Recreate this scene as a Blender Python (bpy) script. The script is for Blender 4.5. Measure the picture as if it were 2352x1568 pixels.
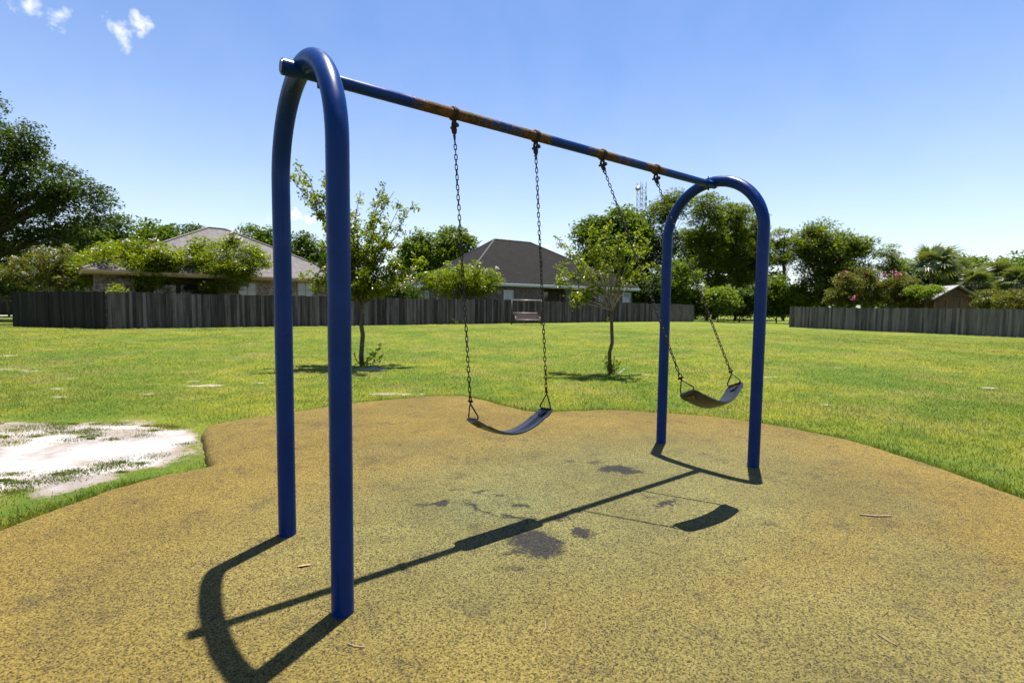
import bpy, bmesh, math, random
import numpy as np
from mathutils import Vector, Matrix
R = math.radians
for o in list(bpy.data.objects): bpy.data.objects.remove(o)
scene = bpy.context.scene
COL = scene.collection

# ------------------------------------------------------------------ camera
CAM_H, F, PW, PH = 1.6, 1169.4, 2352.0, 1568.0
PITCH, ROLL = 0.0690, 0.0119
_f = np.array([0, math.cos(PITCH), -math.sin(PITCH)]); _u = np.array([0, math.sin(PITCH), math.cos(PITCH)]); _r = np.array([1., 0, 0])
CR = math.cos(ROLL)*_r + math.sin(ROLL)*_u; CU = -math.sin(ROLL)*_r + math.cos(ROLL)*_u
cam = bpy.data.cameras.new('camera'); cam_o = bpy.data.objects.new('camera', cam); COL.objects.link(cam_o)
cam.sensor_fit = 'HORIZONTAL'; cam.sensor_width = 36; cam.lens = F/PW*36
cam.clip_start = 0.05; cam.clip_end = 6000
M = Matrix.Identity(4)
for i in range(3):
    M[i][0] = CR[i]; M[i][1] = CU[i]; M[i][2] = -_f[i]
M[2][3] = CAM_H
cam_o.matrix_world = M
cam.dof.use_dof = True; cam.dof.focus_distance = 4.4; cam.dof.aperture_fstop = 2.2
scene.camera = cam_o

# ------------------------------------------------------------------ sky, sun, exposure
SUNV = Vector((0.083, 0.199, 1.0)).normalized()
SUN_EL = math.asin(SUNV.z); SUN_AZ = math.atan2(SUNV.x, SUNV.y)
world = bpy.data.worlds.new('World'); scene.world = world; world.use_nodes = True
wn = world.node_tree; wn.nodes.clear()
def wnode(t, **k):
    n = wn.nodes.new(t)
    for a, b in k.items(): setattr(n, a, b)
    return n
sky = wnode('ShaderNodeTexSky', sky_type='NISHITA', sun_disc=False, sun_elevation=SUN_EL, sun_rotation=SUN_AZ)
sky.air_density = 1.1; sky.dust_density = 0.1; sky.ozone_density = 2.6; sky.altitude = 0
wbg = wnode('ShaderNodeBackground'); wout = wnode('ShaderNodeOutputWorld')
wbg.inputs['Strength'].default_value = 0.067
wn.links.new(wbg.outputs[0], wout.inputs[0])
tc = wnode('ShaderNodeTexCoord')
# fair-weather clouds: a broken field of small ones over the whole sky plus the ones seen here, all by direction
def wmath(op, a, b=None, c=None, clamp=False):
    n = wnode('ShaderNodeMath', operation=op, use_clamp=clamp)
    for i, v in enumerate((a, b, c)):
        if v is None: continue
        if isinstance(v, (int, float)): n.inputs[i].default_value = v
        else: wn.links.new(v, n.inputs[i])
    return n.outputs[0]
nz = wnode('ShaderNodeTexNoise'); nz.inputs['Scale'].default_value = 42; nz.inputs['Detail'].default_value = 7; nz.inputs['Roughness'].default_value = .62
wn.links.new(tc.outputs['Generated'], nz.inputs['Vector'])
nb = wnode('ShaderNodeTexNoise'); nb.inputs['Scale'].default_value = 11; nb.inputs['Detail'].default_value = 6
wn.links.new(tc.outputs['Generated'], nb.inputs['Vector'])
cloud = None
for d, rx, rz, amt in [((-.628, .684, .380), .026, .018, 1.0), ((-.606, .703, .377), .026, .019, 1.0), ((-.613, .70, .365), .012, .016, .6), ((-.554, .737, .379), .026, .02, 1.05), ((-.534, .752, .390), .024, .018, 1.0), ((-.550, .742, .368), .019, .018, .85),
                  ((-.46, .804, .377), .01, .009, .45), ((-.49, .79, .385), .012, .008, .3), ((-.655, .709, .262), .03, .008, .4),
                  ((-.375, .915, .150), .11, .03, 1.1), ((.018, .993, .118), .14, .022, 1.05), ((-.2, .97, .11), .2, .024, .9), ((.45, .88, .12), .25, .022, .85), ((-.62, .77, .12), .2, .022, .8),
                  ((.02, .93, .34), .03, .02, .16), ((.7, .6, .3), .09, .02, .1), ((-.1, -.9, .4), .12, .04, .9), ((.6, -.7, .5), .1, .04, .9), ((-.9, -.2, .35), .1, .03, .9), ((.9, .2, .3), .12, .03, .5), ((.2, .3, .85), .1, .06, .3)]:
    dv = Vector(d).normalized(); east = Vector((dv.y, -dv.x, 0)).normalized(); nor = east.cross(dv).normalized()
    mp = wnode('ShaderNodeMapping', vector_type='TEXTURE'); wn.links.new(tc.outputs['Generated'], mp.inputs[0])
    mp.inputs['Location'].default_value = dv; mp.inputs['Rotation'].default_value = Matrix((east, nor, dv)).transposed().to_euler(); mp.inputs['Scale'].default_value = (rx, rz, .25)
    ln = wnode('ShaderNodeVectorMath', operation='LENGTH'); wn.links.new(mp.outputs[0], ln.inputs[0])
    m = wmath('MULTIPLY_ADD', ln.outputs['Value'], -amt, amt)
    cloud = m if cloud is None else wmath('MAXIMUM', cloud, m)
mr = wnode('ShaderNodeMapRange', interpolation_type='SMOOTHSTEP'); wn.links.new(wmath('ADD', cloud, wmath('MULTIPLY_ADD', nz.outputs[0], 3.0, -1.62)), mr.inputs[0]); mr.inputs[1].default_value = .1; mr.inputs[2].default_value = 1.35
dens = wmath('MULTIPLY', mr.outputs[0], wmath('MULTIPLY', cloud, 3.5, clamp=True))
hz = wmath('MULTIPLY_ADD', nb.outputs[0], .10, .0)
sz_ = wnode('ShaderNodeSeparateXYZ'); wn.links.new(tc.outputs['Generated'], sz_.inputs[0])
veil = wmath('MULTIPLY', wmath('POWER', wmath('MULTIPLY_ADD', wmath('ABSOLUTE', sz_.outputs[2]), -2.0, 1.0, clamp=True), 2.0), .6)
dens = wmath('MAXIMUM', dens, wmath('ADD', hz, veil))
hsv = wnode('ShaderNodeHueSaturation'); hsv.inputs['Saturation'].default_value = 1.16; hsv.inputs['Hue'].default_value = .509
wn.links.new(sky.outputs[0], hsv.inputs['Color'])
mx = wnode('ShaderNodeMix', data_type='RGBA'); wn.links.new(dens, mx.inputs['Factor'])
wn.links.new(hsv.outputs[0], mx.inputs['A']); mx.inputs['B'].default_value = (6.2, 6.4, 6.9, 1)
wn.links.new(mx.outputs['Result'], wbg.inputs['Color'])
sun = bpy.data.lights.new('sun', 'SUN'); sun.energy = 5.0; sun.angle = R(0.53); sun.color = (1, .955, .88)
sun_o = bpy.data.objects.new('sun', sun); COL.objects.link(sun_o); sun_o.location = (10, 20, 60)
sun_o.rotation_euler = SUNV.to_track_quat('Z', 'Y').to_euler()
scene.view_settings.view_transform = 'Standard'; scene.view_settings.look = 'None'
scene.view_settings.gamma = 1; scene.view_settings.exposure = 1.42
scene.render.engine = 'CYCLES'
cy = scene.cycles; cy.max_bounces = 5; cy.diffuse_bounces = 1; cy.glossy_bounces = 2; cy.transmission_bounces = 3; cy.transparent_max_bounces = 4; cy.caustics_reflective = False; cy.caustics_refractive = False

# ------------------------------------------------------------------ helpers
rng = np.random.default_rng(7); random.seed(7)
def ray(x, y): return _f + CR*(x-PW/2)/F - CU*(y-PH/2)/F
def at(x, y, Y):
    d = ray(x, y); return np.array([0, 0, CAM_H]) + d*Y/d[1]
def tag(o, label=None, cat=None, group=None, kind=None):
    if label: o['label'] = label
    if cat: o['category'] = cat
    if group: o['group'] = group
    if kind: o['kind'] = kind
    return o
def empty(name, loc, rz=0, label=None, cat=None, group=None):
    o = bpy.data.objects.new(name, None); COL.objects.link(o); o.location = loc; o.rotation_euler[2] = rz
    o.empty_display_size = .1
    return tag(o, label, cat, group)
def link(name, me, parent=None, loc=None):
    o = bpy.data.objects.new(name, me); COL.objects.link(o)
    if parent: o.parent = parent
    if loc is not None: o.location = loc
    return o
def mesh_np(name, V, Fc, mat, smooth=False):
    V = np.asarray(V, np.float32); Fc = np.asarray(Fc, np.int32); k = Fc.shape[1]
    me = bpy.data.meshes.new(name); me.vertices.add(len(V)); me.vertices.foreach_set('co', V.ravel())
    me.loops.add(Fc.size); me.loops.foreach_set('vertex_index', Fc.ravel())
    me.polygons.add(len(Fc)); me.polygons.foreach_set('loop_start', np.arange(len(Fc), dtype=np.int32)*k)
    me.polygons.foreach_set('loop_total', np.full(len(Fc), k, np.int32))
    if smooth: me.polygons.foreach_set('use_smooth', np.ones(len(Fc), bool))
    me.update(); me.validate()
    if mat: me.materials.append(mat)
    return me
class MB:
    def __init__(s): s.v = []; s.f = []
    def add(s, V, Fs):
        n = len(s.v); s.v += [tuple(map(float, q)) for q in V]; s.f += [tuple(n+i for i in f) for f in Fs]; return s
    def box(s, x0, x1, y0, y1, z0, z1):
        return s.add([(x0,y0,z0),(x1,y0,z0),(x1,y1,z0),(x0,y1,z0),(x0,y0,z1),(x1,y0,z1),(x1,y1,z1),(x0,y1,z1)],
            [(3,2,1,0),(4,5,6,7),(0,1,5,4),(1,2,6,5),(2,3,7,6),(3,0,4,7)])
    def tube(s, pts, rad, n=8, closed=False, cap=True):
        pts = [np.array(p, float) for p in pts]; N = len(pts)
        if not hasattr(rad, '__len__'): rad = [rad]*N
        V = []; prev = None
        for i, p in enumerate(pts):
            t = (pts[(i+1) % N]-pts[i-1]) if closed else (pts[min(i+1, N-1)]-pts[max(i-1, 0)])
            t = t/(np.linalg.norm(t)+1e-9)
            if prev is None:
                a = np.array([0, 0, 1.]) if abs(t[2]) < .9 else np.array([1., 0, 0]); prev = a
            b1 = prev - t*(prev@t); b1 /= np.linalg.norm(b1)+1e-9; b2 = np.cross(t, b1); prev = b1
            for k in range(n):
                a = 2*math.pi*k/n; V.append(p+rad[i]*(math.cos(a)*b1+math.sin(a)*b2))
        Fs = []
        for i in range(N if closed else N-1):
            j = (i+1) % N
            for k in range(n): Fs.append((i*n+k, i*n+(k+1) % n, j*n+(k+1) % n, j*n+k))
        if cap and not closed: Fs.append(tuple(range(n))[::-1]); Fs.append(tuple((N-1)*n+k for k in range(n)))
        return s.add(V, Fs)
    def mesh(s, name, mat, smooth=False, bevel=0):
        me = bpy.data.meshes.new(name); me.from_pydata(s.v, [], s.f); me.update()
        bm = bmesh.new(); bm.from_mesh(me)
        bmesh.ops.recalc_face_normals(bm, faces=bm.faces)
        if bevel: bmesh.ops.bevel(bm, geom=list(bm.edges), offset=bevel, segments=2, affect='EDGES')
        bm.to_mesh(me); bm.free()
        if smooth: me.shade_smooth()
        if smooth == 'auto': me.set_sharp_from_angle(angle=R(35))
        me.materials.append(mat); return me
    def build(s, name, mat, parent=None, smooth=False, bevel=0, loc=None):
        return link(name, s.mesh(name, mat, smooth, bevel), parent, loc)
def hsh(ix, iy, seed):
    h = np.sin(ix*127.1+iy*311.7+seed*74.7)*43758.5453; return h-np.floor(h)
def vnoise(x, y, seed=0):
    ix, iy = np.floor(x), np.floor(y); fx, fy = x-ix, y-iy; fx = fx*fx*(3-2*fx); fy = fy*fy*(3-2*fy)
    a = hsh(ix, iy, seed); b = hsh(ix+1, iy, seed); c = hsh(ix, iy+1, seed); d = hsh(ix+1, iy+1, seed)
    return a+(b-a)*fx+(c-a)*fy+(a-b-c+d)*fx*fy
def fbm(x, y, seed=0, o=4):
    r = 0; a = .5
    for i in range(o): r = r+a*vnoise(x, y, seed+i*13); x = x*2.03; y = y*2.03; a *= .5
    return r/(1-.5**o)
def sstep(a, b, x):
    t = np.clip((x-a)/(b-a), 0, 1); return t*t*(3-2*t)
def inpoly(x, y, P):
    ins = np.zeros(x.shape, bool); n = len(P)
    for i in range(n):
        (x0, y0), (x1, y1) = P[i], P[(i+1) % n]
        c = ((y0 > y) != (y1 > y)); ins ^= c & (x < (x1-x0)*(y-y0)/((y1-y0) if y1 != y0 else 1e-9)+x0)
    return ins
def polydist(x, y, P):
    d = np.full(x.shape, 1e9); n = len(P)
    for i in range(n):
        a = np.array(P[i]); b = np.array(P[(i+1) % n]); e = b-a
        t = np.clip(((x-a[0])*e[0]+(y-a[1])*e[1])/(e@e), 0, 1); d = np.minimum(d, np.hypot(x-a[0]-t*e[0], y-a[1]-t*e[1]))
    return np.where(inpoly(x, y, P), -d, d)

# ------------------------------------------------------------------ materials
class NT:
    def __init__(s, name):
        s.m = bpy.data.materials.new(name); s.m.use_nodes = True; s.t = s.m.node_tree
        s.b = s.t.nodes['Principled BSDF']; s.o = s.t.nodes['Material Output']; s._tc = None
    def n(s, t, **k):
        x = s.t.nodes.new(t)
        for a, b in k.items(): setattr(x, a, b)
        return x
    def put(s, sock, v):
        if hasattr(v, 'is_output') or isinstance(v, bpy.types.NodeSocket): s.t.links.new(v, sock)
        elif isinstance(v, tuple) and len(v) == 3 and sock.type == 'RGBA': sock.default_value = (*v, 1)
        else: sock.default_value = v
    def co(s, w='Object'):
        if not s._tc: s._tc = s.n('ShaderNodeTexCoord')
        return s._tc.outputs[w]
    def mp(s, scale=(1, 1, 1), loc=(0, 0, 0), rot=(0, 0, 0), src=None):
        x = s.n('ShaderNodeMapping'); s.t.links.new(src or s.co(), x.inputs[0])
        x.inputs['Scale'].default_value = scale; x.inputs['Location'].default_value = loc; x.inputs['Rotation'].default_value = rot
        return x.outputs[0]
    def noise(s, scale, detail=4, rough=.55, vec=None, col=False):
        x = s.n('ShaderNodeTexNoise'); s.t.links.new(vec or s.co(), x.inputs['Vector'])
        x.inputs['Scale'].default_value = scale; x.inputs['Detail'].default_value = detail; x.inputs['Roughness'].default_value = rough
        return x.outputs[1 if col else 0]
    def math(s, op, a, b=0.0, clamp=False):
        x = s.n('ShaderNodeMath', operation=op, use_clamp=clamp); s.put(x.inputs[0], a); s.put(x.inputs[1], b); return x.outputs[0]
    def rng(s, v, a, b, c=0.0, d=1.0, smooth=False):
        x = s.n('ShaderNodeMapRange'); x.interpolation_type = 'SMOOTHSTEP' if smooth else 'LINEAR'
        for i, q in enumerate((v, a, b, c, d)): s.put(x.inputs[i], q)
        return x.outputs[0]
    def mix(s, f, a, b, mode='MIX'):
        x = s.n('ShaderNodeMix', data_type='RGBA', blend_type=mode); s.put(x.inputs['Factor'], f); s.put(x.inputs['A'], a); s.put(x.inputs['B'], b)
        return x.outputs['Result']
    def ramp(s, f, stops, interp='LINEAR'):
        x = s.n('ShaderNodeValToRGB'); x.color_ramp.interpolation = interp; e = x.color_ramp.elements
        while len(e) > 1: e.remove(e[-1])
        e[0].position = stops[0][0]; e[0].color = (*stops[0][1], 1)
        for p, c in stops[1:]: q = e.new(p); q.color = (*c, 1)
        s.put(x.inputs[0], f); return x.outputs[0]
    def bump(s, h, strength=.5, dist=.01, normal=None):
        x = s.n('ShaderNodeBump'); s.put(x.inputs['Height'], h); x.inputs['Strength'].default_value = strength; x.inputs['Distance'].default_value = dist
        if normal: s.put(x.inputs['Normal'], normal)
        s.t.links.new(x.outputs[0], s.b.inputs['Normal']); return x.outputs[0]
    def set(s, **k):
        for a, b in k.items(): s.put(s.b.inputs[a.replace('_', ' ')], b)
        return s

def leafmat(name, dark, light, trans=.42, rough=.45, accent=None, acc=.05):
    s = NT(name); g = s.n('ShaderNodeNewGeometry'); ri = g.outputs['Random Per Island']
    big = s.noise(.9, 3)
    c = s.mix(s.math('ADD', s.math('MULTIPLY', ri, .6), s.math('MULTIPLY', s.rng(big, .35, .65), .4)), dark, light)
    if accent: c = s.mix(s.math('GREATER_THAN', ri, 1-acc), c, accent)
    s.set(Base_Color=c, Roughness=rough); s.b.inputs['Specular IOR Level'].default_value = .18
    t = s.n('ShaderNodeBsdfTranslucent'); hs = s.n('ShaderNodeMix', data_type='RGBA', blend_type='MULTIPLY'); hs.inputs['Factor'].default_value = 1
    s.t.links.new(c, hs.inputs['A']); hs.inputs['B'].default_value = (1.5, 1.45, .55, 1); s.t.links.new(hs.outputs['Result'], t.inputs[0])
    m = s.n('ShaderNodeMixShader'); m.inputs[0].default_value = trans
    s.t.links.new(s.b.outputs[0], m.inputs[1]); s.t.links.new(t.outputs[0], m.inputs[2]); s.t.links.new(m.outputs[0], s.o.inputs[0])
    return s.m
def plain(name, col, rough=.6, metal=0., var=.25, scale=8, bump=.15, spec=.5, dist=.005):
    s = NT(name); n = s.noise(scale, 5)
    s.set(Base_Color=s.mix(s.rng(n, .3, .7), tuple(c*(1-var) for c in col), tuple(min(1, c*(1+var)) for c in col)), Roughness=rough, Metallic=metal)
    s.b.inputs['Specular IOR Level'].default_value = spec
    if bump: s.bump(s.noise(scale*6, 4), bump, dist)
    return s.m

def m_rubber():
    s = NT('rubber_granules')
    v = s.n('ShaderNodeTexVoronoi'); s.t.links.new(s.co(), v.inputs['Vector']); v.inputs['Scale'].default_value = 150; v.inputs['Randomness'].default_value = 1
    sep = s.n('ShaderNodeSeparateColor'); s.t.links.new(v.outputs['Color'], sep.inputs[0])
    fine = s.noise(160, 3); grain = s.math('ADD', s.math('MULTIPLY', sep.outputs[0], .66), s.math('MULTIPLY', fine, .34))
    base = s.ramp(grain, [(0, (.006, .005, .003)), (.20, (.014, .010, .003)), (.33, (.066, .043, .007)), (.52, (.118, .080, .012)), (.76, (.165, .117, .020)), (1, (.235, .175, .042))])
    grn = s.ramp(grain, [(0, (.005, .007, .004)), (.24, (.014, .018, .009)), (.4, (.062, .064, .021)), (.6, (.104, .104, .035)), (1, (.175, .170, .070))])
    drk = s.ramp(grain, [(0, (.002, .0018, .0018)), (.5, (.009, .0078, .0075)), (1, (.030, .026, .024))])
    co = s.co(); warp = s.noise(2.2, 6, .65, col=True)
    wv = s.n('ShaderNodeVectorMath', operation='MULTIPLY_ADD'); s.t.links.new(warp, wv.inputs[0]); wv.inputs[1].default_value = (.9, .9, 0); s.t.links.new(co, wv.inputs[2])
    warp2 = s.noise(12, 8, .78, col=True)
    wv2 = s.n('ShaderNodeVectorMath', operation='MULTIPLY_ADD'); s.t.links.new(warp2, wv2.inputs[0]); wv2.inputs[1].default_value = (.36, .36, 0); s.t.links.new(co, wv2.inputs[2])
    def spots(vec, off, lst, soft):
        r = None
        for x, y, a, b, rot, amt in lst:
            m = s.n('ShaderNodeMapping', vector_type='TEXTURE'); s.t.links.new(vec, m.inputs[0]); m.inputs['Location'].default_value = (x+off, y+off, 0); m.inputs['Rotation'].default_value = (0, 0, rot); m.inputs['Scale'].default_value = (a, b, 1e3); q = m.outputs[0]
            l = s.n('ShaderNodeVectorMath', operation='LENGTH'); s.t.links.new(q, l.inputs[0])
            k = s.math('MULTIPLY', s.rng(l.outputs['Value'], 1+soft, 1-soft, smooth=True), amt)
            r = k if r is None else s.math('MAXIMUM', r, k)
        return r
    g = spots(wv.outputs[0], .45, [(-.1, 4.0, .75, .55, .5, .9), (.15, 3.4, .5, .35, .3, .75), (1.25, 5.1, .7, .4, .4, .75), (1.4, 4.25, .6, .45, .4, .75), (.6, 4.5, .8, .7, .5, .4), (.6, 2.9, 1.0, .5, .2, .4), (2.6, 3.1, .7, .35, .9, .4), (1.4, 2.3, .8, .4, .2, .35), (-1, 5.6, .8, .4, .3, .3), (2.2, 1.9, .5, .3, .4, .45), (2.9, 2.6, .5, .3, .9, .5), (.2, 2.2, .7, .35, .2, .3), (3.2, 4.2, .6, .3, 1.2, .35), (.7, 4.3, 2.6, 1.5, .6, .72), (1.5, 2.3, 1.6, .8, .1, .45)], .65)
    col = s.mix(g, base, grn)
    shade = s.rng(s.noise(.8, 6, .62), .3, .7, .74, 1.18)
    tone = s.n('ShaderNodeCombineColor'); [s.t.links.new(shade, tone.inputs[i]) for i in range(3)]
    col = s.mix(1.0, col, tone.outputs[0], 'MULTIPLY')
    grime = s.rng(s.noise(2.6, 7, .75), .50, .74, 0, .55, True)
    col = s.mix(grime, col, drk)
    d = spots(wv2.outputs[0], .18, [(.17, 3.38, .17, .15, 0, .97), (.24, 3.25, .13, .09, .6, .9), (.51, 3.53, .07, .09, .3, .95), (.08, 3.22, .10, .03, .2, .7), (1.05, 4.96, .16, .10, .2, .95), (1.15, 4.90, .12, .07, -.2, .9), (.87, 5.16, .07, .05, 0, .55), (.62, 5.2, .05, .035, 0, .5),
        (-.57, 4.03, .10, .05, .4, .8), (-.68, 4.0, .09, .03, .4, .6), (-.30, 3.98, .025, .10, .5, .8), (-.20, 3.86, .09, .022, -.5, .7), (.08, 4.01, .08, .03, -.3, .75), (.02, 3.77, .10, .03, -.2, .85), (.13, 3.72, .03, .07, -.5, .8), (-.25, 4.3, .07, .03, .3, .6), (-.48, 4.35, .08, .025, .2, .5), (-.09, 4.22, .04, .03, 0, .6),
        (1.28, 4.09, .13, .03, .6, .75), (1.2, 4.22, .06, .03, .2, .5), (1.38, 4.16, .07, .02, .7, .5), (.39, 3.76, .06, .03, .3, .75), (1.93, 3.70, .07, .03, .2, .35), (.0, 3.2, .07, .025, .2, .6), (-.42, 3.45, .07, .03, .2, .3), (.02, 3.02, .08, .02, .1, .5)], .45)
    edge = s.math('MULTIPLY', s.rng(d, .12, .75), s.rng(grain, .05, .6, 1.3, .92), clamp=True)
    col = s.mix(edge, col, drk)
    s.set(Base_Color=col, Roughness=.9); s.b.inputs['Specular IOR Level'].default_value = .25
    h = s.math('ADD', s.math('MULTIPLY', v.outputs['Distance'], -1.0), s.math('MULTIPLY', fine, .7))
    h2 = s.math('ADD', s.math('ADD', h, s.math('MULTIPLY', s.noise(5, 3), 2.0)), s.math('MULTIPLY', edge, -1.6))
    s.bump(h2, .55, .006)
    return s.m
def grass_color(s, ri=None):
    big = s.noise(.28, 4); mid = s.noise(1.7, 5, .6); 
    c = s.mix(s.rng(big, .38, .60), (.085, .122, .010), (.180, .180, .014))
    c = s.mix(s.rng(mid, .40, .66, 0, .75), c, (.046, .088, .009))
    c = s.mix(s.rng(s.noise(.55, 6, .7), .50, .70, 0, .8), c, (.150, .128, .045))
    return c
def m_lawn():
    s = NT('lawn_soil')
    at_ = s.n('ShaderNodeAttribute'); at_.attribute_name = 'sand'
    c = grass_color(s)
    fine = s.noise(38, 6, .75)
    c = s.mix(s.rng(fine, .38, .62, 0, .45), c, (.045, .08, .005))
    c = s.mix(s.rng(s.noise(60, 3), .6, .75, 0, .5), c, (.26, .27, .06))
    sandc = s.mix(s.rng(s.noise(1.6, 6), .40, .62), (.45, .42, .40), (.23, .20, .185))
    sandc = s.mix(s.rng(s.noise(7, 6, .7), .55, .75, 0, .6), sandc, (.17, .13, .10))
    sandc = s.mix(s.rng(at_.outputs['Fac'], .46, .85), (.20, .165, .115), sandc)
    f = s.math('ADD', at_.outputs['Fac'], s.math('MULTIPLY', s.math('SUBTRACT', s.noise(14, 5, .7), .5), .8))
    c = s.mix(s.rng(f, .38, .56, smooth=True), c, sandc)
    s.set(Base_Color=c, Roughness=.95); s.b.inputs['Specular IOR Level'].default_value = .15
    s.bump(s.math('ADD', fine, s.math('MULTIPLY', s.noise(6, 4), 1.5)), .9, .03)
    return s.m
def m_blade():
    s = NT('grass_blade'); g = s.n('ShaderNodeNewGeometry'); ri = g.outputs['Random Per Island']
    c = grass_color(s)
    c = s.mix(1.0, c, s.ramp(ri, [(0, (.45, .5, .42)), (.4, (.9, .93, .88)), (.75, (1.25, 1.2, 1.1)), (.88, (1.9, 1.65, 2.4)), (1, (2.6, 2.1, 4))]), 'MULTIPLY')  # brightest random blades lifted past their own green as painted sun glints
    s.set(Base_Color=c, Roughness=.38); s.b.inputs['Specular IOR Level'].default_value = .5
    t = s.n('ShaderNodeBsdfTranslucent'); hs = s.mix(1.0, c, (1.7, 1.6, .5), 'MULTIPLY'); s.t.links.new(hs, t.inputs[0])
    m = s.n('ShaderNodeMixShader'); m.inputs[0].default_value = .4
    s.t.links.new(s.b.outputs[0], m.inputs[1]); s.t.links.new(t.outputs[0], m.inputs[2]); s.t.links.new(m.outputs[0], s.o.inputs[0])
    return s.m
def m_paint(name='blue_paint', rust=None):
    s = NT(name)
    chalk = s.rng(s.noise(3.5, 5), .4, .7)
    c = s.mix(chalk, (.0, .019, .112), (.0, .025, .14))
    scr = s.rng(s.noise(40, 4, .6, vec=s.mp((1, 1, .12))), .66, .72)
    c = s.mix(s.math('MULTIPLY', scr, .0), c, (.004, .04, .17))
    rough = s.rng(s.noise(9, 4), .3, .7, .24, .42); bh = s.math('MULTIPLY', s.noise(120, 2), .12)
    if rust:
        sx = s.n('ShaderNodeSeparateXYZ'); s.t.links.new(s.co(), sx.inputs[0])
        prof = s.ramp(s.math('DIVIDE', sx.outputs[0], 4.3), [(p/4.3, (q, q, q)) for p, q in rust])
        n1 = s.noise(19, 8, .72); n2 = s.noise(48, 6, .68)
        f = s.math('ADD', prof, s.math('MULTIPLY', s.math('SUBTRACT', s.math('ADD', s.math('MULTIPLY', n1, .7), s.math('MULTIPLY', n2, .3)), .5), 1.7))
        f = s.rng(f, .38, .66, smooth=True)
        rc = s.ramp(n2, [(.25, (.010, .006, .004)), (.45, (.045, .022, .008)), (.56, (.10, .062, .012)), (.68, (.15, .06, .016))])
        or_ = s.rng(prof, .80, 1.0, 0, .6)
        rc = s.mix(s.math('MULTIPLY', or_, s.rng(n1, .3, .6)), rc, (.13, .046, .012))
        c = s.mix(f, c, rc); rough = s.mix(f, rough, (.85, .85, .85)); bh = s.math('ADD', bh, s.math('MULTIPLY', s.math('MULTIPLY', f, n2), 1.2))
    s.set(Base_Color=c, Roughness=rough); s.b.inputs['Specular IOR Level'].default_value = .18
    if rust: s.bump(bh, .25, .004)
    return s.m
def m_rusty(name, a, b, rough=.7, metal=.3):
    s = NT(name); n = s.noise(45, 6, .7)
    s.set(Base_Color=s.ramp(n, [(.3, a), (.65, b)]), Roughness=rough, Metallic=metal); s.bump(s.noise(160, 4), .4, .002); return s.m
def m_wood(name, cols, scale=1.0):
    s = NT(name); oi = s.n('ShaderNodeObjectInfo'); rd = oi.outputs['Random']
    ofs = s.n('ShaderNodeVectorMath', operation='ADD'); s.t.links.new(s.co(), ofs.inputs[0])
    cb = s.n('ShaderNodeCombineXYZ'); s.t.links.new(s.math('MULTIPLY', rd, 37.), cb.inputs[0]); s.t.links.new(s.math('MULTIPLY', rd, 91.), cb.inputs[2]); s.t.links.new(cb.outputs[0], ofs.inputs[1])
    st = s.noise(14*scale, 6, .65, vec=s.mp((1, 1, .06), src=ofs.outputs[0])); bl = s.noise(1.6*scale, 4, .6, vec=s.mp((1, 1, .5), src=ofs.outputs[0]))
    f = s.math('ADD', s.math('MULTIPLY', s.math('SUBTRACT', st, .25), .85), s.math('ADD', s.math('MULTIPLY', s.math('SUBTRACT', bl, .2), .5), s.math('MULTIPLY', rd, .30)))
    c = s.ramp(f, [(.25, cols[0]), (.5, cols[1]), (.75, cols[2])])
    s.set(Base_Color=c, Roughness=.9); s.b.inputs['Specular IOR Level'].default_value = .2; s.bump(st, .5, .006); return s.m
def m_brick(name, a, b, mortar):
    s = NT(name); uv = s.n('ShaderNodeTexBrick')
    g = s.n('ShaderNodeSeparateXYZ'); s.t.links.new(s.co(), g.inputs[0]); c = s.n('ShaderNodeCombineXYZ')
    s.t.links.new(s.math('ADD', g.outputs[0], g.outputs[1]), c.inputs[0]); s.t.links.new(g.outputs[2], c.inputs[1]); s.t.links.new(c.outputs[0], uv.inputs['Vector'])
    uv.inputs['Scale'].default_value = 1; uv.inputs['Brick Width'].default_value = .22; uv.inputs['Row Height'].default_value = .075; uv.inputs['Mortar Size'].default_value = .011
    uv.inputs['Color1'].default_value = (*a, 1); uv.inputs['Color2'].default_value = (*b, 1); uv.inputs['Mortar'].default_value = (*mortar, 1); uv.inputs['Bias'].default_value = -.1
    col = s.mix(s.rng(s.noise(3, 5), .35, .7, 0, .5), uv.outputs['Color'], tuple(x*.5 for x in a))
    col = s.mix(s.rng(s.noise(9, 3), .55, .65, 0, .5), col, tuple(min(1, x*2) for x in b))
    s.set(Base_Color=col, Roughness=.9); s.bump(uv.outputs['Fac'], -.5, .01); return s.m
def m_shingle(name, a, b):
    s = NT(name); w = s.n('ShaderNodeTexBrick'); g = s.n('ShaderNodeSeparateXYZ'); s.t.links.new(s.co(), g.inputs[0]); c = s.n('ShaderNodeCombineXYZ')
    s.t.links.new(s.math('ADD', g.outputs[0], g.outputs[1]), c.inputs[0]); s.t.links.new(g.outputs[2], c.inputs[1]); s.t.links.new(c.outputs[0], w.inputs['Vector'])
    w.inputs['Scale'].default_value = 1; w.inputs['Brick Width'].default_value = .33; w.inputs['Row Height'].default_value = .085; w.inputs['Mortar Size'].default_value = .006
    w.inputs['Color1'].default_value = (*a, 1); w.inputs['Color2'].default_value = (*b, 1); w.inputs['Mortar'].default_value = (*[x*.4 for x in a], 1)
    col = s.mix(s.rng(s.noise(1.2, 6, .7), .35, .7, 0, .55), w.outputs['Color'], tuple(x*.62 for x in a))
    s.set(Base_Color=col, Roughness=.92); s.b.inputs['Specular IOR Level'].default_value = .1; s.bump(s.math('ADD', w.outputs['Fac'], s.noise(60, 2)), .4, .008); return s.m
def m_glass(name, col=(.03, .04, .045)):
    s = NT(name); s.set(Base_Color=col, Roughness=.06); s.b.inputs['Specular IOR Level'].default_value = .7; return s.m

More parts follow.
